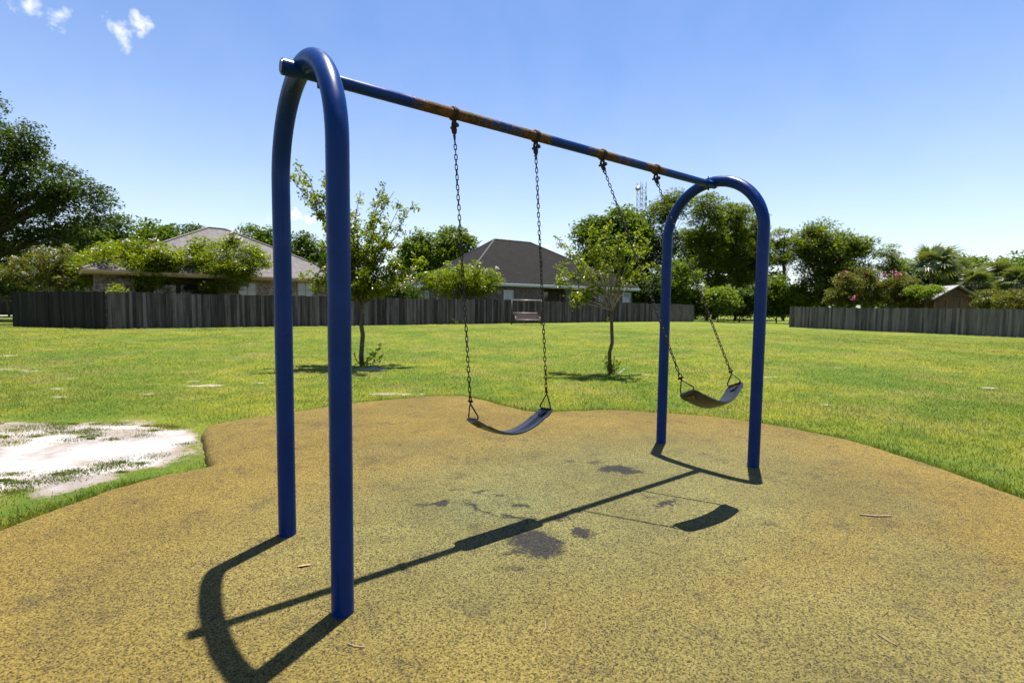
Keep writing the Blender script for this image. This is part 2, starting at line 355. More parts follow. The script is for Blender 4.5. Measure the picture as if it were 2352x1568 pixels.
MAT = dict(
    rubber=m_rubber(), lawn=m_lawn(), blade=m_blade(), paint=m_paint(),
    beam=m_paint('rusted_blue_paint', [(0, .0), (.45, .03), (.62, .3), (.75, .62), (.95, 1.0), (1.06, 1.0), (1.15, .60), (1.4, .46), (1.6, .64), (1.70, 1.0), (1.78, .95), (1.88, .38), (2.0, .12), (2.2, .12), (2.3, .45), (2.42, .9), (2.53, 1.0), (2.65, .6), (2.82, .42), (3.0, .38), (3.12, .8), (3.22, 1.0), (3.3, .55), (3.42, .15), (3.6, .02), (4.2, 0)]),
    hanger=m_rusty('rusty_iron', (.006, .004, .003), (.04, .018, .009)), chain=m_rusty('chain_steel', (.012, .010, .009), (.045, .033, .026), .45, .75),
    seat=plain('black_rubber_belt', (.011, .0115, .013), .36, 0, .3, 14, .2), plate=m_rusty('tan_plate', (.07, .06, .022), (.13, .105, .035), .6, .1),
    board=m_wood('weathered_board', [(.013, .011, .011), (.055, .046, .046), (.15, .128, .130)]), board_shade=m_wood('shade_toned_board', [(.006, .0055, .005), (.017, .015, .013), (.034, .031, .028)]),  # darker board copy: shade on the short fence run put into its colour
    board_r=m_wood('grey_board', [(.032, .028, .024), (.11, .096, .088), (.20, .178, .168)]),
    bark=plain('bark', (.085, .062, .045), .9, 0, .5, 6, .6, .2, .03), palebark=plain('pale_bark', (.20, .165, .12), .8, 0, .35, 9, .3, .2, .01), pinebark=plain('pine_bark', (.10, .065, .045), .95, 0, .5, 5, .8, .1, .04),
    oak_d=leafmat('old_oak_leaf', (.010, .028, .004), (.062, .095, .010), .36), oak=leafmat('oak_leaf', (.012, .034, .004), (.115, .170, .013), .44), dark=leafmat('dark_leaf', (.010, .028, .005), (.065, .108, .010), .4), mid=leafmat('mid_leaf', (.022, .055, .005), (.125, .175, .014), .46),
    lite=leafmat('light_leaf', (.06, .12, .008), (.16, .20, .02), .45), olive=leafmat('olive_leaf', (.04, .055, .008), (.125, .135, .022), .42, accent=(.18, .09, .02), acc=.05), myrtle=leafmat('myrtle_leaf', (.034, .075, .006), (.200, .235, .012), .52, .3, (.30, .20, .01), .012),
    pine=leafmat('pine_needle', (.014, .036, .005), (.145, .190, .013), .47), palm=leafmat('palm_leaf', (.035, .06, .018), (.13, .155, .055), .3, .3),
    white=plain('white_petal', (.42, .39, .30), .7, 0, .12, 20, 0), pink=plain('pink_petal', (.40, .07, .15), .7, 0, .2, 20, 0),
    brick_c=m_brick('brown_brick', (.055, .038, .032), (.13, .10, .085), (.15, .135, .125)), brick_l=m_brick('red_brick', (.13, .062, .045), (.30, .22, .18), (.27, .24, .21)),
    roof_c=m_shingle('dark_shingle', (.0125, .0108, .0105), (.019, .0165, .016)), roof_l=m_shingle('light_shingle', (.125, .114, .113), (.165, .152, .15)), cap=plain('ridge_cap', (.05, .046, .044), .9),
    trimw=plain('white_trim', (.50, .53, .56), .5, 0, .06, 4, 0), trimt=plain('tan_trim', (.36, .25, .12), .6, 0, .1, 4, 0), glass=m_glass('window_glass'), glassb=m_glass('curtained_glass', (.20, .24, .26)), dark_in=plain('dark_wood_door', (.04, .028, .02), .7),
    bench=plain('brown_coated_steel', (.20, .145, .125), .45, 0, .1, 10, .05), benchd=plain('dark_brown_post', (.035, .022, .018), .5, .2, .1, 10, .05),
    shed=m_wood('shed_board', [(.08, .052, .03), (.17, .11, .065), (.27, .18, .11)]), tin=plain('tin_roof', (.28, .27, .26), .5, .2, .2, 3, .2), galv=plain('galvanised', (.30, .33, .37), .5, .5, .1, 3, 0), conc=plain('concrete', (.48, .46, .42), .9, 0, .15, 4, .3),  # galvanised steel kept pale and bluish, haze on the far mast put into colour
    twig=plain('dry_twig', (.24, .18, .12), .8, 0, .3, 60, .2), leafdry=plain('dry_leaf', (.45, .25, .14), .7, 0, .3, 60, .2))

# ------------------------------------------------------------------ ground
def lawn_z(x, y):
    dip = -.055*sstep(-2.2, -3.2, x)*sstep(-7.5, -5, x)*sstep(4.3, 5.2, y)*sstep(8.6, 7.2, y)
    rise = np.where(x < 12, .31, .31-.27*sstep(12, 30, x))
    return -.07 + dip + rise*sstep(8, 27, y) + .5*sstep(32, 60, y)*sstep(40, 10, x)*0 + (fbm(x*.35, y*.35, 3, 3)-.5)*.05*sstep(6, 10, np.abs(y)+.001)
EDGE = [(-3.59, 3.49), (-3.52, 3.85), (-3.46, 4.34), (-3.21, 4.76), (-2.89, 4.93), (-3.32, 5.5), (-3.79, 6.15), (-4.02, 6.6), (-3.85, 6.95), (-3.41, 7.38), (-2.65, 8.2), (-1.72, 8.87), (-1.06, 9.09), (-.65, 8.94), (-.1, 8.18), (.37, 7.62), (.85, 7.78), (1.56, 7.99), (2.33, 7.8), (3.37, 7.4), (4.12, 6.53), (4.43, 5.49), (4.48, 4.72), (4.46, 4.2), (4.2, 2.5), (3.6, .5), (2.5, -1.5), (0, -2.5), (-2.5, -2), (-3.8, 0), (-3.75, 2.2)]
def chaikin(P, k):
    P = np.array(P)
    for _ in range(k): Q = np.roll(P, -1, 0); P = np.stack([.75*P+.25*Q, .25*P+.75*Q], 1).reshape(-1, 2)
    return P
RUB = chaikin(EDGE, 4)
SANDP = [(-13, 7.4), (-9, 7.0), (-6.64, 6.68), (-6.04, 6.95), (-5.28, 7.1), (-4.5, 6.75), (-4.05, 6.2), (-3.72, 5.65), (-3.78, 5.2), (-3.95, 4.85), (-4.05, 4.42), (-4.3, 4.08), (-6, 3.1), (-9, 3.5), (-13, 4.5)]
BARE = [(-5.9, 10.1, .55, .16), (-5.2, 10.5, .35, .10), (-6.6, 9.2, .2, .1), (-11.6, 11.9, .8, .25), (-7.9, 8.8, .25, .12), (5.5, 8.9, .22, .12), (5.05, 9.1, .12, .07), (-19.5, 25.2, 1.5, .35), (-17.5, 25.6, .8, .25), (-3.6, 12.9, .9, .35), (-4.8, 10.9, .5, .12), (-2.2, 8.95+.5, .5, .12), (1.3, 37.3, 2.0, .35), (-6.5, 10.6, .6, .14), (-9.5, 10.8, .5, .12), (-14.5, 14.5, .7, .2), (6.2, 12.2, .4, .12), (-8.6, 9.6, .3, .1), (-7.2, 10.2, .3, .08), (9.5, 14, .4, .15), (10.5, 11, .3, .1), (2.9, 12.3, .4, .15)]
def sand(x, y):
    d = polydist(x, y, SANDP) + (fbm(x*1.6, y*1.6, 5)-.5)*.75 - .06
    v = sstep(.42, -.34, d)
    tuft = sstep(.54, .66, fbm(x*2.1, y*3.0, 9))*sstep(.40, .6, fbm(x*.8, y*.8, 19)+.12); v = v*(1-.4*tuft)
    for bx, by, rx, ry in BARE:
        q = np.hypot((x-bx)/rx, (y-by)/ry) + (fbm(x*3, y*3, 21)-.5)*2.6
        v = np.maximum(v, .61*sstep(1.3, .3, q))
    return v
gx = np.concatenate([-np.geomspace(1800, 14.4, 45), np.arange(-14, 12.01, .11), np.geomspace(12.4, 1800, 45)])
gy = np.concatenate([-np.geomspace(400, 2, 14), np.arange(-1, 2, .5), np.arange(2.2, 16, .11), np.arange(16.2, 32, .35), np.geomspace(33, 2500, 40)])
GX, GY = np.meshgrid(gx, gy); GZ = lawn_z(GX, GY)
nx, ny = len(gx), len(gy); idx = np.arange(nx*ny).reshape(ny, nx)
quads = np.stack([idx[:-1, :-1], idx[:-1, 1:], idx[1:, 1:], idx[1:, :-1]], -1).reshape(-1, 4)
me = mesh_np('lawn', np.stack([GX, GY, GZ], -1).reshape(-1, 3), quads, MAT['lawn'], True)
a = me.attributes.new('sand', 'FLOAT', 'POINT'); a.data.foreach_set('value', sand(GX, GY).ravel().astype(np.float32))
tag(link('lawn', me), 'bright green mown lawn with bare sandy spots', 'lawn', kind='structure')

# rubber safety surface: flat pad with a rolled edge
def ring(P, off):
    T = np.roll(P, -1, 0)-np.roll(P, 1, 0); T /= np.linalg.norm(T, axis=1)[:, None]; Nn = np.stack([T[:, 1], -T[:, 0]], 1)
    area = .5*np.sum(P[:, 0]*np.roll(P[:, 1], -1)-np.roll(P[:, 0], -1)*P[:, 1])
    return P + Nn*off*(1 if area > 0 else -1)
RUB = RUB + (np.stack([fbm(RUB[:, 0]*9, RUB[:, 1]*9, 41), fbm(RUB[:, 0]*9, RUB[:, 1]*9, 61)], 1)-.5)*.05
RUB = RUB + (np.stack([fbm(RUB[:, 0]*1.7, RUB[:, 1]*1.7, 40), fbm(RUB[:, 0]*1.7, RUB[:, 1]*1.7, 60)], 1)-.5)*.10
bm = bmesh.new(); prev = None
for off, z in [(.04, -.19), (.022, -.07), (0, -.028), (-.035, -.010), (-.09, 0)]:
    P = ring(RUB, off); cur = [bm.verts.new((x, y, z+(0 if z > -.001 else (vnoise(x*6, y*6, 8)-.5)*.012))) for x, y in P]
    if prev:
        for i in range(len(cur)): bm.faces.new((prev[i-1], prev[i], cur[i], cur[i-1]))
    prev = cur
top = bm.faces.new(prev); bmesh.ops.recalc_face_normals(bm, faces=bm.faces)
if top.normal.z < 0: bmesh.ops.reverse_faces(bm, faces=bm.faces)
for f in bm.faces: f.smooth = f is not top
bmesh.ops.triangulate(bm, faces=[top]); me = bpy.data.meshes.new('rubber_surface'); bm.to_mesh(me); bm.free(); me.materials.append(MAT['rubber'])
tag(link('rubber_pavement', me), 'yellow poured rubber safety surface under the swings', 'pavement', kind='structure')

# ------------------------------------------------------------------ swing frame
TH = 0.6519; LEN, AW, ZB = 4.206, 1.123, 2.914
AX, AY = -1.206, 2.996
PIPE, BEAM = .057, .0365; ZT = ZB+.035
fr = empty('swing_frame', (AX, AY, 0), TH, 'tall blue swing frame with two arched end posts and a rusty top bar', 'swing frame')
for sx in (0, LEN):
    pts = [(sx, AW/2, -.12)] + [(sx, AW/2, z) for z in np.linspace(0, ZT-AW/2, 10)]
    pts += [(sx, AW/2*math.cos(a), ZT-AW/2+AW/2*math.sin(a)) for a in np.linspace(0, math.pi, 41)[1:-1]]
    pts += [(sx, -AW/2, z) for z in np.linspace(ZT-AW/2, 0, 10)] + [(sx, -AW/2, -.12)]
    MB().tube(pts, PIPE, 40).build('arch_post', MAT['paint'], fr, True)
bz = ZB
bo = MB().tube([(x, 0, 0) for x in np.linspace(0, LEN+.02, 30)], BEAM, 28).build('top_bar', MAT['beam'], fr, 'auto', loc=(0, 0, bz))
MB().tube([(-.115, 0, 0), (.0, 0, 0)], BEAM+.008, 24).build('bar_sleeve', MAT['paint'], fr, 'auto', 0, (0, 0, bz))
MB().tube([(-.122, 0, 0), (-.112, 0, 0)], BEAM-.002, 24).build('end_cap', MAT['seat'], fr, 'auto', 0, (0, 0, bz))
MB().tube([(LEN-.16, 0, 0), (LEN-.05, 0, 0)], BEAM+.006, 24).build('bar_sleeve', MAT['paint'], fr, 'auto', 0, (0, 0, bz))
for x, dz in ((.05, BEAM+.01), (LEN-.11, BEAM+.004)):
    b = MB().tube([(x, 0, dz-.01), (x, 0, dz+.012)], .011, 6).tube([(x, 0, dz+.01), (x, 0, dz+.035)], .005, 6); b.build('bolt', MAT['hanger'], fr, 'auto', 0, (0, 0, bz))
for x in (.085, LEN-.10):
    b = MB().tube([(x, 0, -BEAM-.03), (x, 0, -BEAM+.01)], .010, 6); b.build('bolt', MAT['hanger'], fr, 'auto', 0, (0, 0, bz))
HANG = [.9925, 1.725, 2.477, 3.217]
hb = MB()
hb.tube([(0, (BEAM+.006)*math.cos(a), (BEAM+.006)*math.sin(a)) for a in np.linspace(0, 2*math.pi, 21)[:-1]], .0075, 8, True)
hb.tube([(-.013, (BEAM+.005)*math.cos(a), (BEAM+.005)*math.sin(a)) for a in np.linspace(0, 2*math.pi, 21)[:-1]], .006, 8, True)
hb.tube([(.013, (BEAM+.005)*math.cos(a), (BEAM+.005)*math.sin(a)) for a in np.linspace(0, 2*math.pi, 21)[:-1]], .006, 8, True)
hb.tube([(0, .018*math.cos(a), -BEAM-.035+.026*math.sin(a)) for a in np.linspace(0, 2*math.pi, 17)[:-1]], .010, 8, True)
hm = hb.mesh('hanger', MAT['hanger'], True)
bm_ = MB().tube([(0, -.036, -BEAM-.05), (0, .036, -BEAM-.05)], .010, 8).tube([(0, -.044, -BEAM-.05), (0, -.034, -BEAM-.05)], .016, 6).mesh('bolt', MAT['hanger'], True)
for hx in HANG:
    h = link('hanger', hm, fr, (hx, 0, bz)); link('bolt', bm_, h)

# ------------------------------------------------------------------ swings
def stadium(hl, hw, r, n=6, m=6):
    pts = [(hw*math.cos(a), 0, hl-hw+hw*math.sin(a)) for a in np.linspace(0, math.pi, n)] + [(hw*math.cos(a), 0, -(hl-hw)+hw*math.sin(a)) for a in np.linspace(math.pi, 2*math.pi, n)]
    return MB().tube(pts, r, m, True)
PITCHL = .0345; WIRE = .0034
link_me = stadium(PITCHL/2+WIRE, .0082, WIRE).mesh('link', MAT['chain'], True)
def place(o, p0, axis, roll, mid=None):
    q = Vector(axis).to_track_quat('Z', 'Y').to_matrix() @ Matrix.Rotation(roll, 3, 'Z')
    o.matrix_local = Matrix.Translation(p0) @ q.to_4x4()
def swing(sc, phi, topx, botx, Rap, Rend, Rbot, chord, yaw, label, seed):
    rd = random.Random(seed)
    root = empty('belt_swing', (AX+math.cos(TH)*sc, AY+math.sin(TH)*sc, bz-BEAM-.05), 0, label, 'swing', 'belt swings on the blue frame')
    root.rotation_euler = (Matrix.Rotation(TH, 3, 'Z') @ Matrix.Rotation(-phi, 3, 'X')).to_euler()
    for sg in (-1, 1):
        p0 = np.array([sg*topx, 0, 0.]); p1 = np.array([sg*botx, 0, -Rap])
        d = (p1-p0); L = np.linalg.norm(d); d /= L
        # swivel + upper shackle
        sw = MB().tube([p0+d*t for t in (-.004, .02, .045, .052)], [.013, .020, .017, .009], 10).build('swivel', MAT['hanger'], root, True)
        k = stadium(.024, .013, .0048).build('shackle', MAT['hanger'], root, True); place(k, p0+d*.068, d, .3)
        kb = MB().tube([(-.022, 0, -.012), (.022, 0, -.012)], .007, 6).build('bolt', MAT['hanger'], k, True)
        a0 = .090; n = int(round((L-a0-.052)/PITCHL)); step = (L-a0-.052)/n
        tw = rd.uniform(0, 3)
        for i in range(n):
            c = p0+d*(a0+step*(i+.5)); c = c+np.array([rd.uniform(-1, 1)*.0012, rd.uniform(-1, 1)*.0012, 0])
            o = link('link', link_me, root); place(o, c, d, tw+(math.pi/2)*(i % 2)+.5*math.sin(i*.21+seed)+rd.uniform(-.12, .12))
        k = stadium(.023, .0125, .0045).build('shackle', MAT['chain'], root, True); place(k, p1-d*.036, d, .2+sg*.2)
        MB().tube([(-.024, 0, .012), (.024, 0, .012)], .0075, 6).build('bolt', MAT['chain'], k, True)
        # triangle ring at the seat end: corners rounded
        e = np.array([sg*chord/2, 0, -Rend+.004]); w = .058
        tri = [p1+np.array([0, .010, -.004]), p1+np.array([0, 0, .008]), p1+np.array([0, -.010, -.004]),
               e+np.array([0, -w, .022]), e+np.array([0, -w-.002, .008]), e+np.array([0, -w+.012, 0]), e+np.array([0, w-.012, 0]), e+np.array([0, w+.002, .008]), e+np.array([0, w, .022])]
        MB().tube(tri, .0052, 8, True).build('triangle_ring', MAT['chain'], root, True)
    # belt seat
    nU, nV = 40, 9; V = []; sag = Rbot-Rend; prof = []
    for i in range(nU+1):
        t = -1+2*i/nU; z = -Rbot+sag*(abs(t)**1.9)
        ex = 1.055; x = chord/2*ex*t
        prof.append((x, z))
    prof = np.array(prof); prof[:, 1] += (-Rend+.0 - prof[1, 1])*0
    T = np.gradient(prof, axis=0); T /= np.linalg.norm(T, axis=1)[:, None]; Nn = np.stack([-T[:, 1], T[:, 0]], 1)
    th = .0065
    for side in (1, -1):
        for i in range(nU+1):
            t = abs(-1+2*i/nU); hw = .083*(1 if t < .86 else math.sqrt(max(0, 1-((t-.86)/.14)**2*.42)))
            for j in range(nV):
                v = -1+2*j/(nV-1); edge = 1.35 if abs(v) > .7 else 1.0
                if abs(v) == 1: edge = .7
                q = prof[i]+Nn[i]*side*th*edge + Nn[i]*.010*v*v*(1 if t < .8 else .3)
                V.append((q[0], v*hw, q[1]))
    G = np.arange(2*(nU+1)*nV).reshape(2, nU+1, nV); Fs = []
    for s_ in (0, 1):
        for i in range(nU):
            for j in range(nV-1): Fs.append((G[s_, i, j], G[s_, i+1, j], G[s_, i+1, j+1], G[s_, i, j+1]))
    for i in range(nU):
        for j in (0, nV-1): Fs.append((G[0, i, j], G[1, i, j], G[1, i+1, j], G[0, i+1, j]))
    for j in range(nV-1):
        for i in (0, nU): Fs.append((G[0, i, j], G[0, i, j+1], G[1, i, j+1], G[1, i, j]))
    st = MB().add(V, Fs).build('seat', MAT['seat'], root, 'auto')
    for sg, ii in ((-1, 3), (1, nU-3)):
        for side, mt in ((-1, 'plate'), (1, 'seat')):
            i = ii; c = prof[i]+Nn[i]*side*(th+.0045)+(Nn[i]*.004 if side > 0 else 0); t2 = T[i]
            pm = MB(); hw, hl = .034, .026
            cs = []
            for k in (-.002, .0025):
                for (a_, b_) in ((-hl*sg, -hw), (hl*sg*-1*-1, -hw*.55), (hl*sg, hw*.55), (-hl*sg, hw)):
                    cs.append((c[0]+t2[0]*(-a_)+Nn[i][0]*k*side, b_, c[1]+t2[1]*(-a_)+Nn[i][1]*k*side))
            pm.add(cs, [(0, 1, 2, 3), (7, 6, 5, 4), (0, 4, 5, 1), (1, 5, 6, 2), (2, 6, 7, 3), (3, 7, 4, 0)])
            pl = pm.build('mounting_plate', MAT[mt], st, False)
            for (a_, b_) in ((-.018, -.017), (-.018, .017), (.016, 0)):
                q = c+t2*a_*sg; e1 = q+Nn[i]*side*.001; e2 = q+Nn[i]*side*.0055
                MB().tube([(e1[0], b_, e1[1]), (e2[0], b_, e2[1])], .0055, 6).build('rivet', MAT['hanger'], st, True)
    return root
swing((HANG[0]+HANG[1])/2, R(6.0), (HANG[1]-HANG[0])/2, .345, 1.915, 2.018, 2.160, .655, 0, 'black belt swing hanging nearly still, nearer the camera', 3)
swing((HANG[2]+HANG[3])/2+.0, R(25.6), (HANG[3]-HANG[2])/2, .355, 1.97, 2.062, 2.205, .665, 0, 'black belt swing swung out sideways beside the far arch', 8)

# ------------------------------------------------------------------ grass blades
def blades(name, x, y, h, w, label, extra):
    keep = ~inpoly(x, y, ring(RUB, -.035)); x, y, h, w = x[keep], y[keep], h[keep], w[keep]
    s = sand(x, y); h = h*(1-.55*sstep(.9, .0, polydist(x, y, SANDP))*(y > 3)); keep = rng.random(len(x)) > s*1.5; x, y, h, w = x[keep], y[keep], h[keep], w[keep]
    x, y, h, w = [np.concatenate([p_, q_]) for p_, q_ in zip((x, y, h, w), extra)]
    n = len(x); z = lawn_z(x, y); az = rng.uniform(0, 2*np.pi, n); ln = rng.uniform(.1, 1.1, n)*h; la = rng.uniform(0, 2*np.pi, n)
    dx, dy = np.cos(az)*w/2, np.sin(az)*w/2
    V = np.empty((n, 3, 3)); V[:, 0] = np.stack([x-dx, y-dy, z-.004], 1); V[:, 1] = np.stack([x+dx, y+dy, z-.004], 1)
    V[:, 2] = np.stack([x+np.cos(la)*ln, y+np.sin(la)*ln, z+h], 1)
    me = mesh_np(name, V.reshape(-1, 3), np.arange(3*n).reshape(-1, 3), MAT['blade'])
    return tag(link(name, me), label, 'grass', kind='stuff')
def scatter(n, y0, y1, half=1.08, p=1.0):
    y = (y0**(2-p)+rng.random(n)*(y1**(2-p)-y0**(2-p)))**(1/(2-p)); x = (rng.random(n)*2-1)*half*y; return x, y
yy = np.linspace(1, 46, 4000); wid = 2*np.maximum(11, 1.2*yy); rho = np.minimum(1, (8/yy)**1.75)*sstep(46, 26, yy); cdf = np.cumsum(rho*wid); cdf /= cdf[-1]
NB = 620000; YY = np.interp(rng.random(NB), cdf, yy); XX = (rng.random(NB)-.5)*2*np.maximum(11, 1.2*YY); gs = np.clip((YY/8)**.55, 1, 2.3); k1 = fbm(XX*.8, YY*.8, 77)
hh = rng.uniform(.020, .052, NB)*(.6+.75*k1)*np.where(YY < 10, 1, np.clip(1.0-.012*(YY-10), .7, 1)); ww = rng.uniform(.0045, .010, NB)*gs
# lush unmown fringe along the rubber and weeds in the sand
tt = rng.integers(0, len(RUB), 26000); e = ring(RUB, .06)[tt]; jit = rng.normal(0, .10, (26000, 2)); ex, ey = (e+jit).T
msk = (ey > 3) & ~((ex < -2.7) & (ey > 4.9) & (ey < 7.1)); ex, ey = ex[msk], ey[msk]
nw = 300; wc = rng.uniform([-9, 3.9], [-3.9, 7.1], (nw, 2)); ok = polydist(wc[:, 0], wc[:, 1], SANDP) < .1; wc = wc[ok & (fbm(wc[:, 0]*.9, wc[:, 1]*.9, 33) > .45)]; nw = len(wc)
spread = rng.uniform(.025, .10, nw)[:, None]; wx = (wc[:, None, 0]+rng.normal(0, 1, (nw, 200))*spread*1.2).ravel(); wy = (wc[:, None, 1]+rng.normal(0, 1, (nw, 200))*spread*.8).ravel()
wk = ~inpoly(wx, wy, RUB); wx, wy = wx[wk], wy[wk]
blades('grass', np.concatenate([XX, ex]), np.concatenate([YY, ey]), np.concatenate([hh, rng.uniform(.03, .085, len(ex))]), np.concatenate([ww, rng.uniform(.006, .012, len(ex))]), 'short mown grass covering the park lawn', (wx, wy, rng.uniform(.006, .03, len(wx)), rng.uniform(.005, .012, len(wx))))

# ------------------------------------------------------------------ fences
def fence(name, p0, p1, mat, label, n_parts=300, h=1.83, seed=1, top=None):
    p0, p1 = np.array(p0, float), np.array(p1, float); d = p1-p0; L = np.hypot(*d); u = d/L; ang = math.atan2(u[1], u[0])
    rd = random.Random(seed); z0 = float(lawn_z(np.array(p0[0]), np.array(p0[1])))
    root = empty(name, (p0[0], p0[1], 0), ang, label, 'fence')
    bw = .1415; n = int(L/bw)
    bmesh_ = MB().box(0, bw-.0015, -.009, .009, 0, 1).mesh('board', mat)
    rest = MB(); rail = []
    for i in range(n):
        x = i*bw; wp = p0+u*x; z = float(lawn_z(np.array(wp[0]), np.array(wp[1])))
        hh_ = h+rd.uniform(-.018, .018)+.02*math.sin(x*.5+seed); oy = rd.uniform(-.006, .006)
        if i < n_parts:
            o = link('board', bmesh_, root); o.location = (x, oy, z-.02+rd.uniform(0, .04)); o.scale = (1, 1, hh_); o.rotation_euler = (rd.uniform(-.006, .006), rd.uniform(-.0012, .0012), rd.uniform(-.008, .008))
        else: rest.box(x, x+bw-.004, -.009+oy, .009+oy, z, z+hh_)
        if i % 17 == 0:
            MB().box(-.045, .045, .055, .145, 0, h-.08).build('post', mat, root, loc=(x, 0, z-.02)); rail.append((x, z))
    if rest.v: tag(rest.build('boards', mat, root), kind='stuff')
    rail.append((n*bw, float(lawn_z(np.array(p1[0]), np.array(p1[1])))))
    for hgt in (.3, .95, 1.55):
        r = MB()
        for (xa, za), (xb, zb) in zip(rail[:-1], rail[1:]):
            r.add([(xa, .016, za+hgt-.045), (xb, .016, zb+hgt-.045), (xb, .054, zb+hgt-.045), (xa, .054, za+hgt-.045), (xa, .016, za+hgt+.045), (xb, .016, zb+hgt+.045), (xb, .054, zb+hgt+.045), (xa, .054, za+hgt+.045)],
                [(3, 2, 1, 0), (4, 5, 6, 7), (0, 1, 5, 4), (1, 2, 6, 5), (2, 3, 7, 6), (3, 0, 4, 7)])
        r.build('rail', mat, root)
    return root
FC = (-20.0, 25.2)
fence('board_fence', FC, (19.6, 55.0), MAT['board'], 'long weathered board fence across the lawn in front of the houses', seed=2)
fence('board_fence', (-26.2, 26.7), (FC[0]-.06, FC[1]+.02), MAT['board_shade'], 'short shade-darkened stretch of board fence left of the fence corner', seed=5)
fence('board_fence', (24.7, 45.4), (39.0, 24.0), MAT['board_r'], 'grey board fence on the right in front of the shed', seed=9)
fence('board_fence', (-52, 46.0), (-36.5, 49.0), MAT['board_shade'], 'distant low fence at the far left edge', seed=12, h=1.6)

# ------------------------------------------------------------------ trees
def leaf_mesh(name, C, S, mat, up=.5, aspect=.5):
    n = len(C); nrm = rng.normal(size=(n, 3)); nrm[:, 2] = np.abs(nrm[:, 2])+up; nrm /= np.linalg.norm(nrm, axis=1)[:, None]
    t = rng.normal(size=(n, 3)); t -= nrm*np.sum(t*nrm, 1)[:, None]; t /= np.linalg.norm(t, axis=1)[:, None]; b = np.cross(nrm, t)
    S = S[:, None]; V = np.empty((n, 4, 3))
    V[:, 0] = C-t*S*.5; V[:, 1] = C+b*S*aspect*.5+nrm*S*.08; V[:, 2] = C+t*S*.5-nrm*S*.10; V[:, 3] = C-b*S*aspect*.5+nrm*S*.08
    return mesh_np(name, V.reshape(-1, 3), np.arange(4*n).reshape(-1, 4), mat)
def clumps(ells, n, rd):
    w = np.array([(e[1][0]*e[1][1]*e[1][2])**(.55) for e in ells]); w /= w.sum(); out = []
    for k in rd.choice(len(ells), n, p=w):
        c, r = ells[k]; d = rd.normal(size=3); d /= np.linalg.norm(d); out.append(np.array(c)+np.array(r)*d*(rd.random()**.38))
    return np.array(out)
def bez(a, b, c, n): 
    t = np.linspace(0, 1, n)[:, None]; return (1-t)**2*a+2*t*(1-t)*b+t*t*c
def tree(name, label, Y, x, ells_px, n_cl, per, cr, leaf, mat, bark='bark', tr=.25, limbs=14, base_y=None, seed=0, cat='tree', group=None, bloom=None, flat=.62, trunk_top=.8, aspect=.55, lean=(0, 0), hollow=0):
    rd = np.random.default_rng(seed+abs(int(x))); b = at(x, 700, Y); bx, by = b[0], b[1]; bzz = float(lawn_z(np.array(bx), np.array(by)))
    root = empty(name, (bx, by, bzz), 0, label, cat, group); O = np.array([bx, by, bzz])
    k = Y/F; ells = []
    for e in ells_px:
        ex, ey, rx, ry = e[:4]; dy = e[4] if len(e) > 4 else 0
        ells.append((at(ex, ey, Y+dy)-O, (rx*k, (e[5]*k if len(e) > 5 else rx*k*.85), ry*k)))
    C = clumps(ells, n_cl, rd); C[:, 2] = np.maximum(C[:, 2], cr*.25)
    rr = cr*rd.uniform(.55, 1.3, n_cl); cnt = np.maximum(4, (per*(rr/cr)**2).astype(int)); I = np.repeat(np.arange(n_cl), cnt)
    d = rd.normal(size=(len(I), 3)); d /= np.linalg.norm(d, axis=1)[:, None]; q = rd.random(len(I))**.5
    Pp = C[I]+d*(q*rr[I])[:, None]*np.array([1, 1, flat]); Pp[:, 2] += -.15*rr[I]*q**2
    link('crown', leaf_mesh('crown', Pp, leaf*rd.uniform(.55, 1.35, len(I)), mat, aspect=aspect), root)
    topc = C[:, 2].max(); cen = np.average(C, axis=0)
    ht = max(topc*trunk_top, .6); tb = MB(); path = bez(np.array([0, 0, -.1]), np.array([lean[0]*.3, lean[1], ht*.5]), np.array([cen[0]*.8, cen[1]*.8, ht]), 9)
    path[1:-1] += rd.normal(0, tr*.25, (7, 3))*np.array([1, 1, 0])
    tb.tube(path, np.linspace(tr, tr*.25, 9), 8)
    for j in rd.choice(n_cl, min(limbs, n_cl), replace=False):
        c = C[j]; t0 = np.clip((c[2]/topc)*.75-.05, .28, .95); ip = t0*8; i0 = int(ip); i1 = min(8, i0+1); a = path[i0]*(1-(ip-i0))+path[i1]*(ip-i0)
        r0 = tr*(1-.75*t0)*.5; m = (a+c)/2+np.array([0, 0, .12*np.linalg.norm(c-a)])
        tb.tube(bez(a, m, c, 6), np.linspace(r0, r0*.2, 6), 6)
    tb.build('trunk', MAT[bark], root, True)
    if bloom:
        bm2, nb2, sz = bloom
        T = C[np.argsort(-(C[:, 2]+rd.normal(0, .25*topc, n_cl)))][:nb2]
        ms = []
        for q_ in range(3):
            m2 = MB(); cc = rd.normal(0, sz*.42, (46, 3))*np.array([1, 1, .7]); 
            ms.append(leaf_mesh('blossom', cc, np.full(46, sz*.55), MAT[bm2], aspect=.8))
        for c in T:
            dd = c-cen; dd /= np.linalg.norm(dd)+1e-6; link('blossom', ms[rd.integers(3)], root, c+dd*cr*.7)
    return root
G1 = 'trees behind the houses'
tree('oak_tree', 'huge spreading oak at the left edge behind the fence', 35, -70, [(-70, 420, 150, 180), (20, 440, 110, 165), (75, 455, 90, 110), (130, 430, 60, 60), (40, 330, 70, 60), (60, 590, 95, 70), (190, 440, 45, 28), (235, 468, 34, 16), (195, 500, 50, 22), (150, 540, 45, 40), (-20, 232, 26, 20)], 820, 62, .8, .19, MAT['oak_d'], tr=.55, limbs=40, seed=1)
tree('myrtle_bush', 'pale flowering bush above the dark fence stretch', 29.5, 110, [(90, 620, 70, 45), (160, 625, 55, 42), (130, 590, 50, 25)], 210, 60, .42, .13, MAT['olive'], 'palebark', .07, 14, seed=2, bloom=('white', 9, .18), cat='bush')
